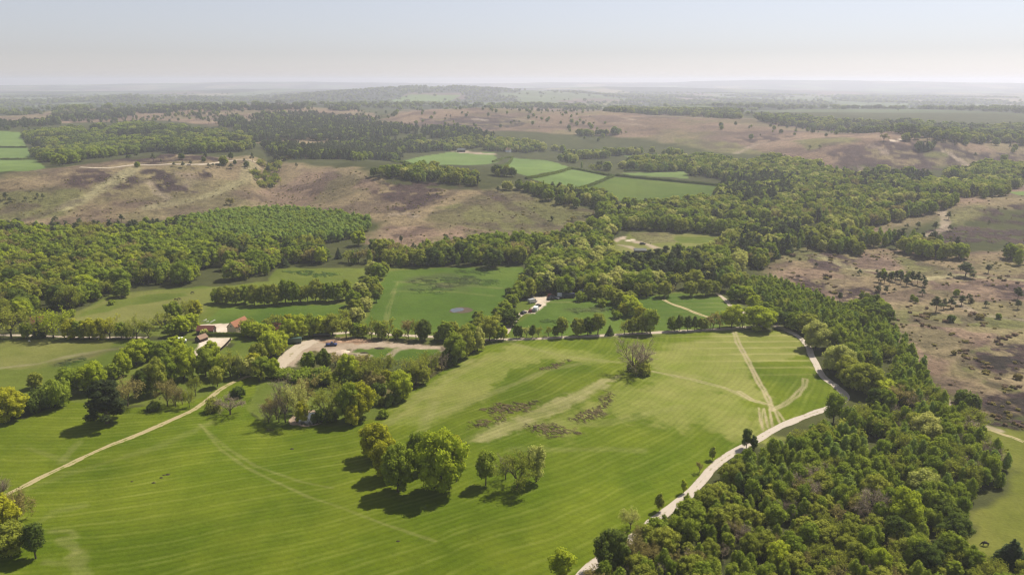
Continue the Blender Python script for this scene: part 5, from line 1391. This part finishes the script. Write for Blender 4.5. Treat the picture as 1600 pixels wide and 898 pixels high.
M_STONE = mat_plain('warm_stone', (.34,.25,.15), .9, .3, 2.5, .1)
M_CREAM = mat_plain('cream_render', (.62,.52,.34), .85, .12, 1.5, .2)
M_TIMBER = mat_plain('dark_timber', (.060,.042,.032), .85, .35, 3, .2)
M_TILE = mat_plain('orange_clay_tile', (.27,.125,.070), .85, .35, 3.5, .1)
M_TILE_DARK = mat_plain('dark_red_tile', (.13,.050,.038), .85, .3, 3.5, .1)
M_FELT = mat_plain('brown_roof_felt', (.26,.17,.12), .85, .3, 3, .1)
M_SHEET = mat_plain('grey_roof_sheet', (.085,.095,.085), .6, .25, 2, .3)
M_WHITE = mat_plain('white_paint', (.78,.77,.74), .5, .05, 2, .4)
M_GLASS = mat_plain('window_glass', (.03,.035,.04), .1, 0, 1, .6)
M_TYRE = mat_plain('tyre', (.02,.02,.02), .8)
def gable(name, px, py, rot, L_, W_, hw, hr, wallm, roofm, label, cat='building', windows=(), door=None, skylights=0, over=.25, chimney=False):
    """long axis along local +y from the near gable at y=0; width along x, centred"""
    r = root_at(name, px, py, rot, label, cat, sink=.15)
    a = Acc(); w = W_/2
    V = np.array([(-w,0,-.3),(w,0,-.3),(w,0,hw),(0,0,hr),(-w,0,hw),(-w,L_,-.3),(w,L_,-.3),(w,L_,hw),(0,L_,hr),(-w,L_,hw)], float)
    a.add(V, np.array([(1,6,7,2),(5,0,4,9)])); a.add(V, np.array([(0,1,2,3,4)])); a.add(V, np.array([(6,5,9,8,7)]))
    part('wall', a, wallm, r)
    a = Acc(); th = .16; sl = math.atan2(hr-hw, w)
    for s in (-1, 1):
        ex, ez = s*(w+over), hw-over*math.tan(sl)
        P = [(0,-over,hr+.02),(0,L_+over,hr+.02),(ex,L_+over,ez+.02),(ex,-over,ez+.02)]
        Q = [(p[0],p[1],p[2]+th) for p in P]
        V = np.array(P+Q, float)
        a.add(V, np.array([(0,1,2,3),(4,7,6,5),(0,4,5,1),(1,5,6,2),(2,6,7,3),(3,7,4,0)]))
    roof = part('roof', a, roofm, r)
    if chimney:
        a = Acc(); box(a, -.3, .3, L_*.75, L_*.75+.5, hr-.4, hr+.9); part('chimney', a, M_TILE_DARK, roof)
    for k in range(skylights):
        a = Acc(); yy = L_*(k+.6)/(skylights+.2); x0, x1 = w*.35, w*.65
        zf = lambda x: hr-(hr-hw)*x/w+.02+th
        V = np.array([(x0,yy-.35,zf(x0)+.03),(x1,yy-.35,zf(x1)+.03),(x1,yy+.35,zf(x1)+.03),(x0,yy+.35,zf(x0)+.03)], float)
        V2 = V-np.array([0,0,.12]); a.add(np.concatenate([V, V2]), np.array([(0,1,2,3),(4,7,6,5),(0,4,5,1),(1,5,6,2),(2,6,7,3),(3,7,4,0)]))
        part('skylight', a, M_GLASS, roof)
    for side, u, z0, ww, hh in windows:      # side: 'g' near gable, 'l', 'r'
        a = Acc(); b = Acc(); d = .04
        if side == 'g': box(a, u-ww/2-.08, u+ww/2+.08, -d, .02, z0-.08, z0+hh+.08); box(b, u-ww/2, u+ww/2, -d-.02, -d+.01, z0, z0+hh)
        elif side == 'l': box(a, -w-d, -w+.02, u-ww/2-.08, u+ww/2+.08, z0-.08, z0+hh+.08); box(b, -w-d-.02, -w-d+.01, u-ww/2, u+ww/2, z0, z0+hh)
        else: box(a, w-.02, w+d, u-ww/2-.08, u+ww/2+.08, z0-.08, z0+hh+.08); box(b, w+d-.01, w+d+.02, u-ww/2, u+ww/2, z0, z0+hh)
        f = part('window', a, M_WHITE, r); part('pane', b, M_GLASS, f)
    if door:
        side, u, ww, hh = door; a = Acc(); d = .05
        if side == 'g': box(a, u-ww/2, u+ww/2, -d, .02, 0, hh)
        elif side == 'r': box(a, w-.02, w+d, u-ww/2, u+ww/2, 0, hh)
        else: box(a, -w-d, -w+.02, u-ww/2, u+ww/2, 0, hh)
        part('door', a, M_TIMBER, r)
    return r
gable('barn', 362, 521, -17, 10.5, 4.6, 3.2, 5.6, M_CREAM, M_TILE, 'tall cream walled barn with an orange tiled roof beside the pale yard', windows=[('g',0,3.4,.6,.7),('r',3,1.3,.7,.9),('r',7.5,1.3,.7,.9)], door=('r',5.2,1.4,2.2))
gable('stable', 335.5, 521, 90, 7.6, 4.4, 2.3, 4.0, M_TIMBER, M_TILE_DARK, 'low stable with a dark red roof facing the barn across the yard', windows=[('g',-.9,1.1,.7,.8)], door=('g',.7,1.0,2.0))
gable('hut', 309, 534.5, -25, 4.6, 3.1, 1.7, 3.0, M_TIMBER, M_FELT, 'small black timber hut with brown roof beside the riding arena', door=('g',.3,1.0,1.6))
gable('dark_shed', 273, 549, -20, 4.0, 3.4, 1.5, 2.3, M_TIMBER, M_TILE_DARK, 'dark low shed half hidden under trees near the riding arena', windows=[('g',-.6,.6,.6,.5)], door=('g',.6,.9,1.4))
gable('farmhouse', 440, 521, 85, 6.4, 4.6, 3.0, 5.4, M_TIMBER, M_TILE, 'farmhouse with a red tiled roof and small skylights among trees', windows=[('l',1.5,1.2,.7,.8),('l',4.5,1.2,.7,.8)], skylights=0, chimney=True)
gable('cottage', 49, 515, -38, 6.0, 4.4, 3.6, 6.2, M_CREAM, M_TILE_DARK, 'cream gabled cottage with a brown roof hidden among the western lane trees', windows=[('g',-.9,1.3,.7,1.0),('g',.9,1.3,.7,1.0),('r',2,1.3,.8,1.0)], door=('r',4.5,1.0,2.0), chimney=True)
gable('long_barn', 1009, 394.5, 90, 8.0, 4.0, 1.9, 3.1, M_TIMBER, M_SHEET, 'long low dark barn standing alone in the clearing', door=('l',4.0,2.2,1.7))
gable('white_house', 755, 226, 80, 22, 9, 4.2, 7.5, M_WHITE, M_FELT, 'wide white house gleaming among the far trees', windows=[('l',4,1.4,1.4,1.4),('l',9,1.4,1.4,1.4),('l',14,1.4,1.4,1.4),('l',19,1.4,1.4,1.4)])
gable('dark_barn', 727, 237.5, 88, 13, 8, 3.5, 6, M_TIMBER, M_SHEET, 'dark roofed farm barn at the head of the far green field', door=('l',6,3,3))
gable('pale_cottage', 798, 238, 60, 8, 7, 4, 7, M_WHITE, M_FELT, 'small pale cottage by the hedge of the far fields', windows=[('l',3,1.4,1.2,1.2)])
gable('ridge_house', 604, 210, 70, 9, 8, 5, 8, M_WHITE, M_FELT, 'tiny white house among the distant dark pines', windows=[('l',4,1.4,1.4,1.4)])
# lean-to of the cottage
_r = bpy.data.objects['farmhouse']
for k in range(3):
    a = Acc(); w = 2.3; th = .16; u = 1.3+k*1.9
    zf = lambda x: 5.4-(5.4-3.0)*abs(x)/w+.02+th
    V = np.array([(-1.5,u-.3,zf(1.5)+.03),(-.9,u-.3,zf(.9)+.03),(-.9,u+.3,zf(.9)+.03),(-1.5,u+.3,zf(1.5)+.03)], float); V2 = V-np.array([0,0,.12])
    a.add(np.concatenate([V, V2]), np.array([(0,1,2,3),(4,7,6,5),(0,4,5,1),(1,5,6,2),(2,6,7,3),(3,7,4,0)]))
    part('skylight', a, M_GLASS, [c for c in _r.children if c.name.startswith('roof')][0])
# open log store at the works yard
r = root_at('open_shelter', 503, 527, 4, 'long low open shelter with a grey flat roof at the works yard', 'shelter')
a = Acc(); box(a, -3.9, 3.9, -1.2, 1.2, 1.55, 1.75); part('roof', a, M_SHEET, r)
a = Acc(); box(a, -3.7, 3.7, 1.0, 1.12, -.2, 1.55); box(a, -3.8, -3.7, -1.1, 1.12, -.2, 1.55); box(a, 3.7, 3.8, -1.1, 1.12, -.2, 1.55); part('wall', a, M_TIMBER, r)
for k in range(4):
    a = Acc(); box(a, -3.6+k*2.35, -3.48+k*2.35, -1.1, -.98, -.2, 1.55); part('post', a, M_TIMBER, r)

def wall_run(name, label, pxs, half, h, mat, cat, leafy=None, seed=5):
    line = smooth_line(gpoly(pxs), 1.2)
    t = np.gradient(line, axis=0); t /= np.linalg.norm(t, axis=1)[:, None]; nrm = np.stack([-t[:, 1], t[:, 0]], 1)
    s = np.arange(len(line))*1.2
    one = np.ones(len(line)); hh = one*h*(1+(.5*(fbm(s, s*0, 5, 3, seed)-.5) if leafy else 0)); ww = one*half*(1+(.5*(fbm(s, s*0+9, 4, 2, seed)-.5) if leafy else 0))
    z = terr(line[:, 0], line[:, 1])
    rows = []
    for o, k in ((-1, -.1), (-1, .7 if leafy else 1), (-.5 if leafy else -1, 1), (.5 if leafy else 1, 1), (1, .7 if leafy else 1), (1, -.1)):
        q = line+nrm*(ww*o)[:, None]; rows.append(np.stack([q[:, 0], q[:, 1], z+hh*k], 1))
    V = np.stack(rows, 1).reshape(-1, 3); k = len(rows)
    i = np.arange(len(line)-1)[:, None]*k; j = np.arange(k-1)[None, :]
    F = np.stack([i+j, i+j+1, i+j+1+k, i+j+k], -1).reshape(-1, 4)
    e = len(line)-1
    faces = [F, np.array([list(range(k))[::-1], [e*k+q for q in range(k)]])]
    if leafy:
        rng = np.random.default_rng(seed); n = int(len(line)*26)
        m = rng.integers(0, len(line), n); o = rng.uniform(-1, 1, n); zz = np.where(np.abs(o) > .8, rng.uniform(.1, .9, n), rng.uniform(.85, 1.08, n))
        P = np.stack([line[m, 0]+nrm[m, 0]*ww[m]*o*1.1+t[m, 0]*rng.uniform(-.6, .6, n), line[m, 1]+nrm[m, 1]*ww[m]*o*1.1+t[m, 1]*rng.uniform(-.6, .6, n), z[m]+hh[m]*zz], 1)
        nn = rng.normal(size=(n, 3)); nn[:, 2] = abs(nn[:, 2])+.4; nn /= np.linalg.norm(nn, axis=1)[:, None]
        u = np.cross(nn, rng.normal(size=(n, 3))); u /= np.linalg.norm(u, axis=1)[:, None]; v = np.cross(nn, u); sz = half*.45*rng.uniform(.5, 1, n)[:, None]
        Q = np.stack([P-u*sz, P+v*sz, P+u*sz, P-v*sz], 1).reshape(-1, 3)
        faces[0] = np.concatenate([faces[0], np.arange(n*4).reshape(-1, 4)+len(V)]); V = np.concatenate([V, Q])
    c = V.mean(0); c[2] = z.min()
    me = np_mesh(name, V-c, faces, [mat]); o = link(name, me); o.location = c
    return tag(o, label, cat)
wall_run('hedge', 'clipped dark hedge between the barn yard and the riding arena', [(318,524),(340,525),(375,525),(412,526)], .7, 1.5, LEAF['deep'], 'hedge', True, 5)
wall_run('arena_fence', 'dark boarded fence down the side of the riding arena', [(361,531),(352,541),(342,550)], .08, 1.1, M_TIMBER, 'fence')
HEDGES = [([(-40,231),(20,231),(42,231)],'thin hedge across the middle of the far western field'),([(-40,250),(30,250),(60,249)],'lower thin hedge across the far western field'),
 ([(822,280),(860,273),(893,264)],'hedge slanting between the two small far fields'),([(893,264),(925,270),(958,276)],'hedge along the top of the middle far field'),([(958,276),(935,286),(905,296)],'hedge beside the large bright far field'),([(962,275),(1020,281),(1125,291)],'long dark hedge above the large bright far field'),([(770,254),(800,247),(780,262)],'short hedge bounding the round far field'),
 ([(612,252),(640,258),(700,263)],'hedge beneath the far farm field'),([(975,268),(1030,267),(1075,268)],'hedge along the narrow far field')]
for i, (pxs, lab) in enumerate(HEDGES):
    wall_run('hedge', lab, pxs, 1.5, 2.3, LEAF['deep'], 'hedge', True, 20+i)
for i, (p, q) in enumerate([((315,503),(323,499)),((320,504),(326,502)),((327,505),(336,500))]):
    wall_run('white_rail', ['first','second','third'][i]+' white pole from west lying on the grass above the stable', [p, ((p[0]+q[0])/2, (p[1]+q[1])/2), q], .12, .35, M_WHITE, 'pole')

# ---- vehicles
_carmesh = {}
def car_parts(kind):
    if kind in _carmesh: return _carmesh[kind]
    out = {}
    L_, W_, H_ = {'car': (4.3,1.8,1.5), 'van': (5.2,2.0,2.3), 'pickup': (5.0,1.9,1.8), 'trailer': (7.0,2.3,2.6)}[kind]
    a = Acc(); x = L_/2; w = W_/2
    if kind == 'car':
        prof = [(-x,.35),(-x,.85),(-x+.15,.95),(-x+.5,1.0),(x-1.35,.98),(x-.2,.82),(x,.65),(x,.35)]; cab = [(-x+.25,.98),(-x+.75,1.47),(.35,1.5),(x-1.25,.98)]
    elif kind == 'van':
        prof = [(-x,.4),(-x,2.15),(-x+.1,2.3),(x-1.5,2.3),(x-.75,1.35),(x-.1,1.1),(x,.8),(x,.4)]; cab = [(x-1.7,1.35),(x-1.6,2.2),(x-1.48,2.22),(x-.85,1.36)]
    elif kind == 'pickup':
        prof = [(-x,.45),(-x,1.05),(-.3,1.05),(-.3,1.0),(x-1.4,1.0),(x-.15,.9),(x,.7),(x,.45)]; cab = [(-.35,1.0),(-.2,1.75),(x-2.1,1.78),(x-1.3,1.0)]
    else:
        prof = [(-x,.5),(-x,2.5),(-x+.1,2.6),(x-.1,2.6),(x,2.5),(x,.5)]; cab = None
    def ext(acc, P, w0, w1=None):
        w1 = w0 if w1 is None else w1
        n = len(P); zmin = min(p[1] for p in P); zmax = max(p[1] for p in P)
        V = np.array([(p[0], s*(w0+(w1-w0)*(p[1]-zmin)/(zmax-zmin+1e-6)), p[1]) for s in (-1, 1) for p in P], float)
        i = np.arange(n); j = (i+1) % n
        acc.add(V, np.stack([i, j, j+n, i+n], 1)); acc.add(V, np.array([list(range(n))[::-1]])); acc.add(V, np.array([list(range(n, 2*n))]))
    ext(a, prof, w)
    if cab and kind != 'van': ext(a, [(p[0]+.0, p[1]) for p in cab], w-.06, w-.25)
    out['body'] = a
    if cab:
        g = Acc()
        P = [(p[0]+(.1 if i < 2 else -.1), p[1]-(.07 if i in (1, 2) else -.04)) for i, p in enumerate(cab)]
        ext(g, P, w-.03 if kind != 'van' else w+.01, w-.22 if kind != 'van' else w+.01)
        f = [(cab[2][0]+.02, cab[2][1]-.08), (cab[3][0]-.02, cab[3][1]+.06)]
        V = np.array([(f[0][0]+.05, -w+.3, f[0][1]), (f[0][0]+.05, w-.3, f[0][1]), (f[1][0]+.06, w-.2, f[1][1]), (f[1][0]+.06, -w+.2, f[1][1])]); g.add(np.concatenate([V, V-np.array([.05,0,0])]), np.array([(0,1,2,3),(4,7,6,5),(0,4,5,1),(1,5,6,2),(2,6,7,3),(3,7,4,0)]))
        out['window'] = g
    whl = Acc(); cyl(whl, (0, 0, 0), .33, .22); out['wheel'] = whl
    out['pos'] = [(x*.62, s*(w-.1), .33) for s in (-1, 1)]+[(-x*.62, s*(w-.1), .33) for s in (-1, 1)]
    _carmesh[kind] = out
    return out
_cardata = {}
def vehicle(kind, name, px, py, rot, mat, label, group):
    p = car_parts(kind)
    r = root_at(name, px, py, rot, label, {'car':'car','van':'van','pickup':'pickup truck','trailer':'trailer'}[kind], group)
    def get(nm, m):
        k = (kind, nm, m.name)
        if k not in _cardata:
            V, F = p[nm].get(); me = np_mesh(nm, V, F, [m]); bm = bmesh.new(); bm.from_mesh(me); bmesh.ops.recalc_face_normals(bm, faces=bm.faces[:]); bm.to_mesh(me); bm.free(); _cardata[k] = me
        return _cardata[k]
    link('body', get('body', mat), r)
    if 'window' in p: link('window', get('window', M_GLASS), r)
    for q in p['pos']:
        o = link('wheel', get('wheel', M_TYRE), r); o.location = q
    return r
def paint(n, c): return mat_plain(n, c, .35, 0, 1, .5)
PT = {'red': paint('dark_red_paint', (.12,.015,.015)), 'black': paint('black_paint', (.012,.012,.014)), 'grey': paint('grey_paint', (.10,.10,.105)), 'white': paint('white_van_paint', (.75,.75,.74)), 'blue': paint('blue_paint', (.02,.035,.13)), 'silver': paint('silver_paint', (.40,.41,.42)), 'green': paint('green_paint', (.05,.09,.07)), 'navy': paint('navy_paint', (.02,.025,.05))}
CP_G = 'vehicles parked on the pale car park'
for k, n, px, py, rot, m, lab in [
 ('car','parked_car',829,487,80,'red','dark red car at the lower edge of the car park'),
 ('car','parked_car',834,486.5,78,'grey','grey car beside the dark red one on the car park'),
 ('van','parked_van',837.5,485,75,'white','white van closing the lower row of the car park'),
 ('car','parked_car',841,479,60,'black','black car parked alone at the field side of the car park'),
 ('van','parked_van',832,473,35,'silver','silver van against the hedge on the car park'),
 ('car','parked_car',860,468.5,20,'black','black car nearest the field in the top row of the car park'),
 ('car','parked_car',864,466,15,'navy','navy car in the middle of the top row of the car park'),
 ('car','parked_car',868.5,467,-30,'grey','grey car turned askew at the end of the top row'),
 ('car','parked_car',861,463.5,10,'red','dark red car at the back of the top row of the car park'),
 ('car','parked_car',818,490,60,'black','black car where the lane enters the car park'),
 ('van','parked_van',878,464,0,'white','white van under the trees beside the car park'),
 ('trailer','dark_trailer',888,465,2,'navy','long dark trailer under the trees beside the white van'),
 ('van','parked_van',912,458,0,'silver','silver van glinting between the park trees'),
]: vehicle(k, n, px, py, rot, PT[m], lab, CP_G)
vehicle('pickup', 'pickup_truck', 518, 540, 10, PT['blue'], 'blue pickup truck standing on the bare works yard', None)
vehicle('trailer', 'green_trailer', 459, 536, 8, PT['green'], 'green grey trailer beside the trees of the works yard', None)
vehicle('van', 'white_van', 282, 535, 20, PT['white'], 'white van between the trees beside the dark shed', None)
vehicle('car', 'dark_car', 1004, 382, 10, PT['black'], 'dark car on the dirt track of the clearing', None)

# ---- spoil heaps and stones of the works yard
def mound(name, px, py, rx, ry, h, mat, label, cat='mound', seed=1, rot=0):
    n = 14; a = Acc(); rng = np.random.default_rng(seed)
    P = []; F = []
    R = np.linspace(0, 1, 7)
    P.append((0, 0, h))
    for r_ in R[1:]:
        for q in range(n):
            t = q*2*math.pi/n; k = 1+rng.uniform(-.12, .12)
            P.append((rx*r_*k*math.cos(t), ry*r_*k*math.sin(t), h*(1-r_**1.5)*(1+rng.uniform(-.25, .25))-.08*(r_ == 1)))
    for q in range(n): F.append((0, 1+q, 1+(q+1) % n, 1+(q+1) % n))
    tri = np.array([(f[0], f[1], f[2]) for f in F])
    quad = np.array([(1+i*n+q, 1+(i+1)*n+q, 1+(i+1)*n+(q+1) % n, 1+i*n+(q+1) % n) for i in range(5) for q in range(n)])
    me = np_mesh(name, np.array(P), [tri, quad], [mat], smooth=True)
    x, y, z = (float(v[0]) for v in ground(px, py))
    o = link(name, me); o.location = (x, y, z); o.rotation_euler = (0, 0, math.radians(rot))
    return tag(o, label, cat)
M_EARTH = mat_plain('turned_earth', (.34,.22,.14), .95, .35, 1.2, .05)
M_PALE = mat_plain('pale_spoil', (.50,.40,.30), .95, .25, 1.2, .05)
M_CLOD = mat_plain('dark_clod', (.05,.04,.03), .95, .3, 3, .05)
mound('spoil_heap', 520, 534, 4.5, 2.0, 1.1, M_EARTH, 'brown spoil heap behind the blue pickup', seed=2)
mound('spoil_heap', 562, 533, 6.5, 1.8, 1.0, M_EARTH, 'long reddish spoil heap under the lane trees', seed=3)
mound('spoil_heap', 535, 550, 3.6, 2.6, .9, M_PALE, 'pale rounded spoil heap at the front of the works yard', seed=4)
mound('spoil_heap', 487, 524, 2.0, 1.4, .9, M_PALE, 'small pale heap beside the open shelter', seed=5)
mound('bracken_heap', 593, 544, 2.6, 1.4, .45, M_CLOD, 'dark flattened heap on the grass of the works yard', seed=6)
mound('bracken_heap', 569, 551, 2.2, .8, .4, M_CLOD, 'narrow dark heap at the edge of the works yard grass', seed=7)
for i, (px, py, s_, lab) in enumerate([(262,741,.55,'largest dark clod on the striped meadow'),(256,742,.35,'small dark clod beside the largest one on the meadow'),(252,746,.45,'dark clod below the pair on the meadow'),(240,754,.45,'dark clod nearest the straw path on the meadow'),(206,752,.35,'lone dark clod out toward the lone cedar on the meadow'),(456,701,.5,'dark clod on the meadow below the pond copse'),(622,845,.4,'dark clod at the bottom of the meadow')]):
    mound('dark_clod', px, py, s_*1.5, s_*.9, s_*.6, M_CLOD, lab, 'clod', 10+i)

# ---- people and animals, each one skinned body
def skinned(name, pts, edges, radii, mats, label, cat, px, py, rot, scale=1.0, group=None, dz=0.0):
    me = bpy.data.meshes.new(name)
    me.from_pydata([tuple(c*scale for c in p) for p in pts], edges, [])
    o = link(name, me)
    x, y, z = (float(v[0]) for v in ground(px, py))
    o.location = (x, y, z+dz); o.rotation_euler = (0, 0, math.radians(rot))
    sk = o.modifiers.new('skin', 'SKIN'); 
    if not me.skin_vertices: me.skin_vertices.new() if hasattr(me.skin_vertices, 'new') else None
    for i, r in enumerate(radii):
        me.skin_vertices[0].data[i].radius = (r*scale, r*scale)
    me.skin_vertices[0].data[0].use_root = True
    sb = o.modifiers.new('smooth', 'SUBSURF'); sb.levels = 1; sb.render_levels = 1
    me.materials.append(mats)
    return tag(o, label, cat, group)
def cloth_mat(name, top, legs, skin=(.45,.27,.19)):
    m = bpy.data.materials.new(name); m.use_nodes = True; nt = m.node_tree; b = nt.nodes['Principled BSDF']; b.inputs['Roughness'].default_value = .85
    tc = nt.nodes.new('ShaderNodeTexCoord'); sx = nt.nodes.new('ShaderNodeSeparateXYZ'); cr = nt.nodes.new('ShaderNodeValToRGB')
    dv = nt.nodes.new('ShaderNodeMath'); dv.operation = 'DIVIDE'; dv.inputs[1].default_value = 2.0
    nt.links.new(tc.outputs['Object'], sx.inputs[0]); nt.links.new(sx.outputs[2], dv.inputs[0]); nt.links.new(dv.outputs[0], cr.inputs[0])
    cr.color_ramp.interpolation = 'CONSTANT'
    e = cr.color_ramp.elements; e[0].position = 0; e[0].color = (.03,.025,.02,1); e[1].position = .05; e[1].color = legs+(1,)
    q = e.new(.46); q.color = top+(1,); q = e.new(.735); q.color = skin+(1,); q = e.new(.835); q.color = (.06,.04,.025,1)
    nt.links.new(cr.outputs[0], b.inputs['Base Color'])
    return m
def person(px, py, rot, top, legs, label):
    P = [(0,0,.95),(0,0,1.15),(0,.02,1.38),(0,.03,1.50),(0,.05,1.60),(0,.05,1.70),
         (.10,0,.90),(.11,.16,.50),(.11,.20,.06),(.11,.34,.04),(-.10,0,.90),(-.11,-.08,.50),(-.11,-.30,.08),(-.11,-.18,.04),
         (.20,.02,1.40),(.25,-.06,1.15),(.24,.06,.92),(.24,.10,.84),(-.20,.02,1.40),(-.25,.08,1.15),(-.24,.24,.96),(-.24,.28,.90)]
    E = [(0,1),(1,2),(2,3),(3,4),(4,5),(0,6),(6,7),(7,8),(8,9),(0,10),(10,11),(11,12),(12,13),(2,14),(14,15),(15,16),(16,17),(2,18),(18,19),(19,20),(20,21)]
    R = [.15,.14,.16,.06,.10,.09,.10,.065,.045,.035,.10,.065,.045,.035,.06,.045,.035,.04,.06,.045,.035,.04]
    return skinned('person', P, E, R, cloth_mat('clothes_%s' % label.split()[3], top, legs), label, 'person', px, py, rot)
person(1257.5, 537, 60, (.75,.72,.68), (.55,.50,.44), 'person in pale clothes walking along the shaded white track')
person(1253, 533.5, 70, (.10,.07,.06), (.05,.05,.06), 'person in dark clothes walking ahead on the white track')
person(1016, 382, 90, (.03,.03,.035), (.02,.02,.025), 'person in black standing on the track of the clearing')
def beast(name, px, py, rot, sc, mat, label, cat, grazing=True, group=None):
    hz_ = (.35 if grazing else 1.35)
    P = [(0,-.05,1.0),(0,.45,1.02),(0,-.65,1.02),(0,.70,1.12 if not grazing else .95),(0,.95,1.3 if not grazing else .60),(0,1.15,hz_),(0,1.38,hz_-.12),
         (.17,.48,.72),(.17,.50,.42),(.17,.47,.04),(-.17,.48,.72),(-.17,.42,.42),(-.17,.47,.04),
         (.18,-.62,.78),(.18,-.70,.44),(.18,-.64,.04),(-.18,-.62,.78),(-.18,-.74,.44),(-.18,-.68,.04),(0,-.85,.95),(0,-.92,.5)]
    E = [(0,1),(0,2),(1,3),(3,4),(4,5),(5,6),(1,7),(7,8),(8,9),(1,10),(10,11),(11,12),(2,13),(13,14),(14,15),(2,16),(16,17),(17,18),(2,19),(19,20)]
    R = [.32,.33,.31,.22,.16,.13,.09,.13,.075,.06,.13,.075,.06,.15,.075,.06,.15,.075,.06,.05,.04]
    return skinned(name, P, E, R, mat, label, cat, px, py, rot, sc, group)
M_HIDE = mat_plain('dark_hide', (.025,.018,.014), .7, .3, 3, .2)
M_FLEECE = mat_plain('white_coat', (.70,.67,.60), .9, .1, 3, .1)
beast('pony', 1539, 852, 75, .95, M_HIDE, 'dark pony grazing on the pasture beside the near wood', 'pony')
beast('cow', 301, 459, 100, 1.0, M_HIDE, 'dark grazing animal alone in the upper dry field', 'grazing animal')
beast('cow', 275, 469.5, 80, 1.0, M_HIDE, 'dark grazing animal, western of the pair in the dry field', 'grazing animal', group='pair grazing in the dry field')
beast('cow', 279.5, 468.5, -60, 1.0, M_HIDE, 'dark grazing animal, eastern of the pair in the dry field', 'grazing animal', group='pair grazing in the dry field')
beast('dog', 1304.5, 602.5, 60, .5, M_FLEECE, 'small white dog on the white track near the bend', 'dog', False)
beast('dog', 1309, 602.8, 80, .45, M_FLEECE, 'smaller white dog just behind on the white track', 'dog', False)
beast('sheep', 46, 534, 80, .6, M_FLEECE, 'white animal at the top of the western field', 'sheep')
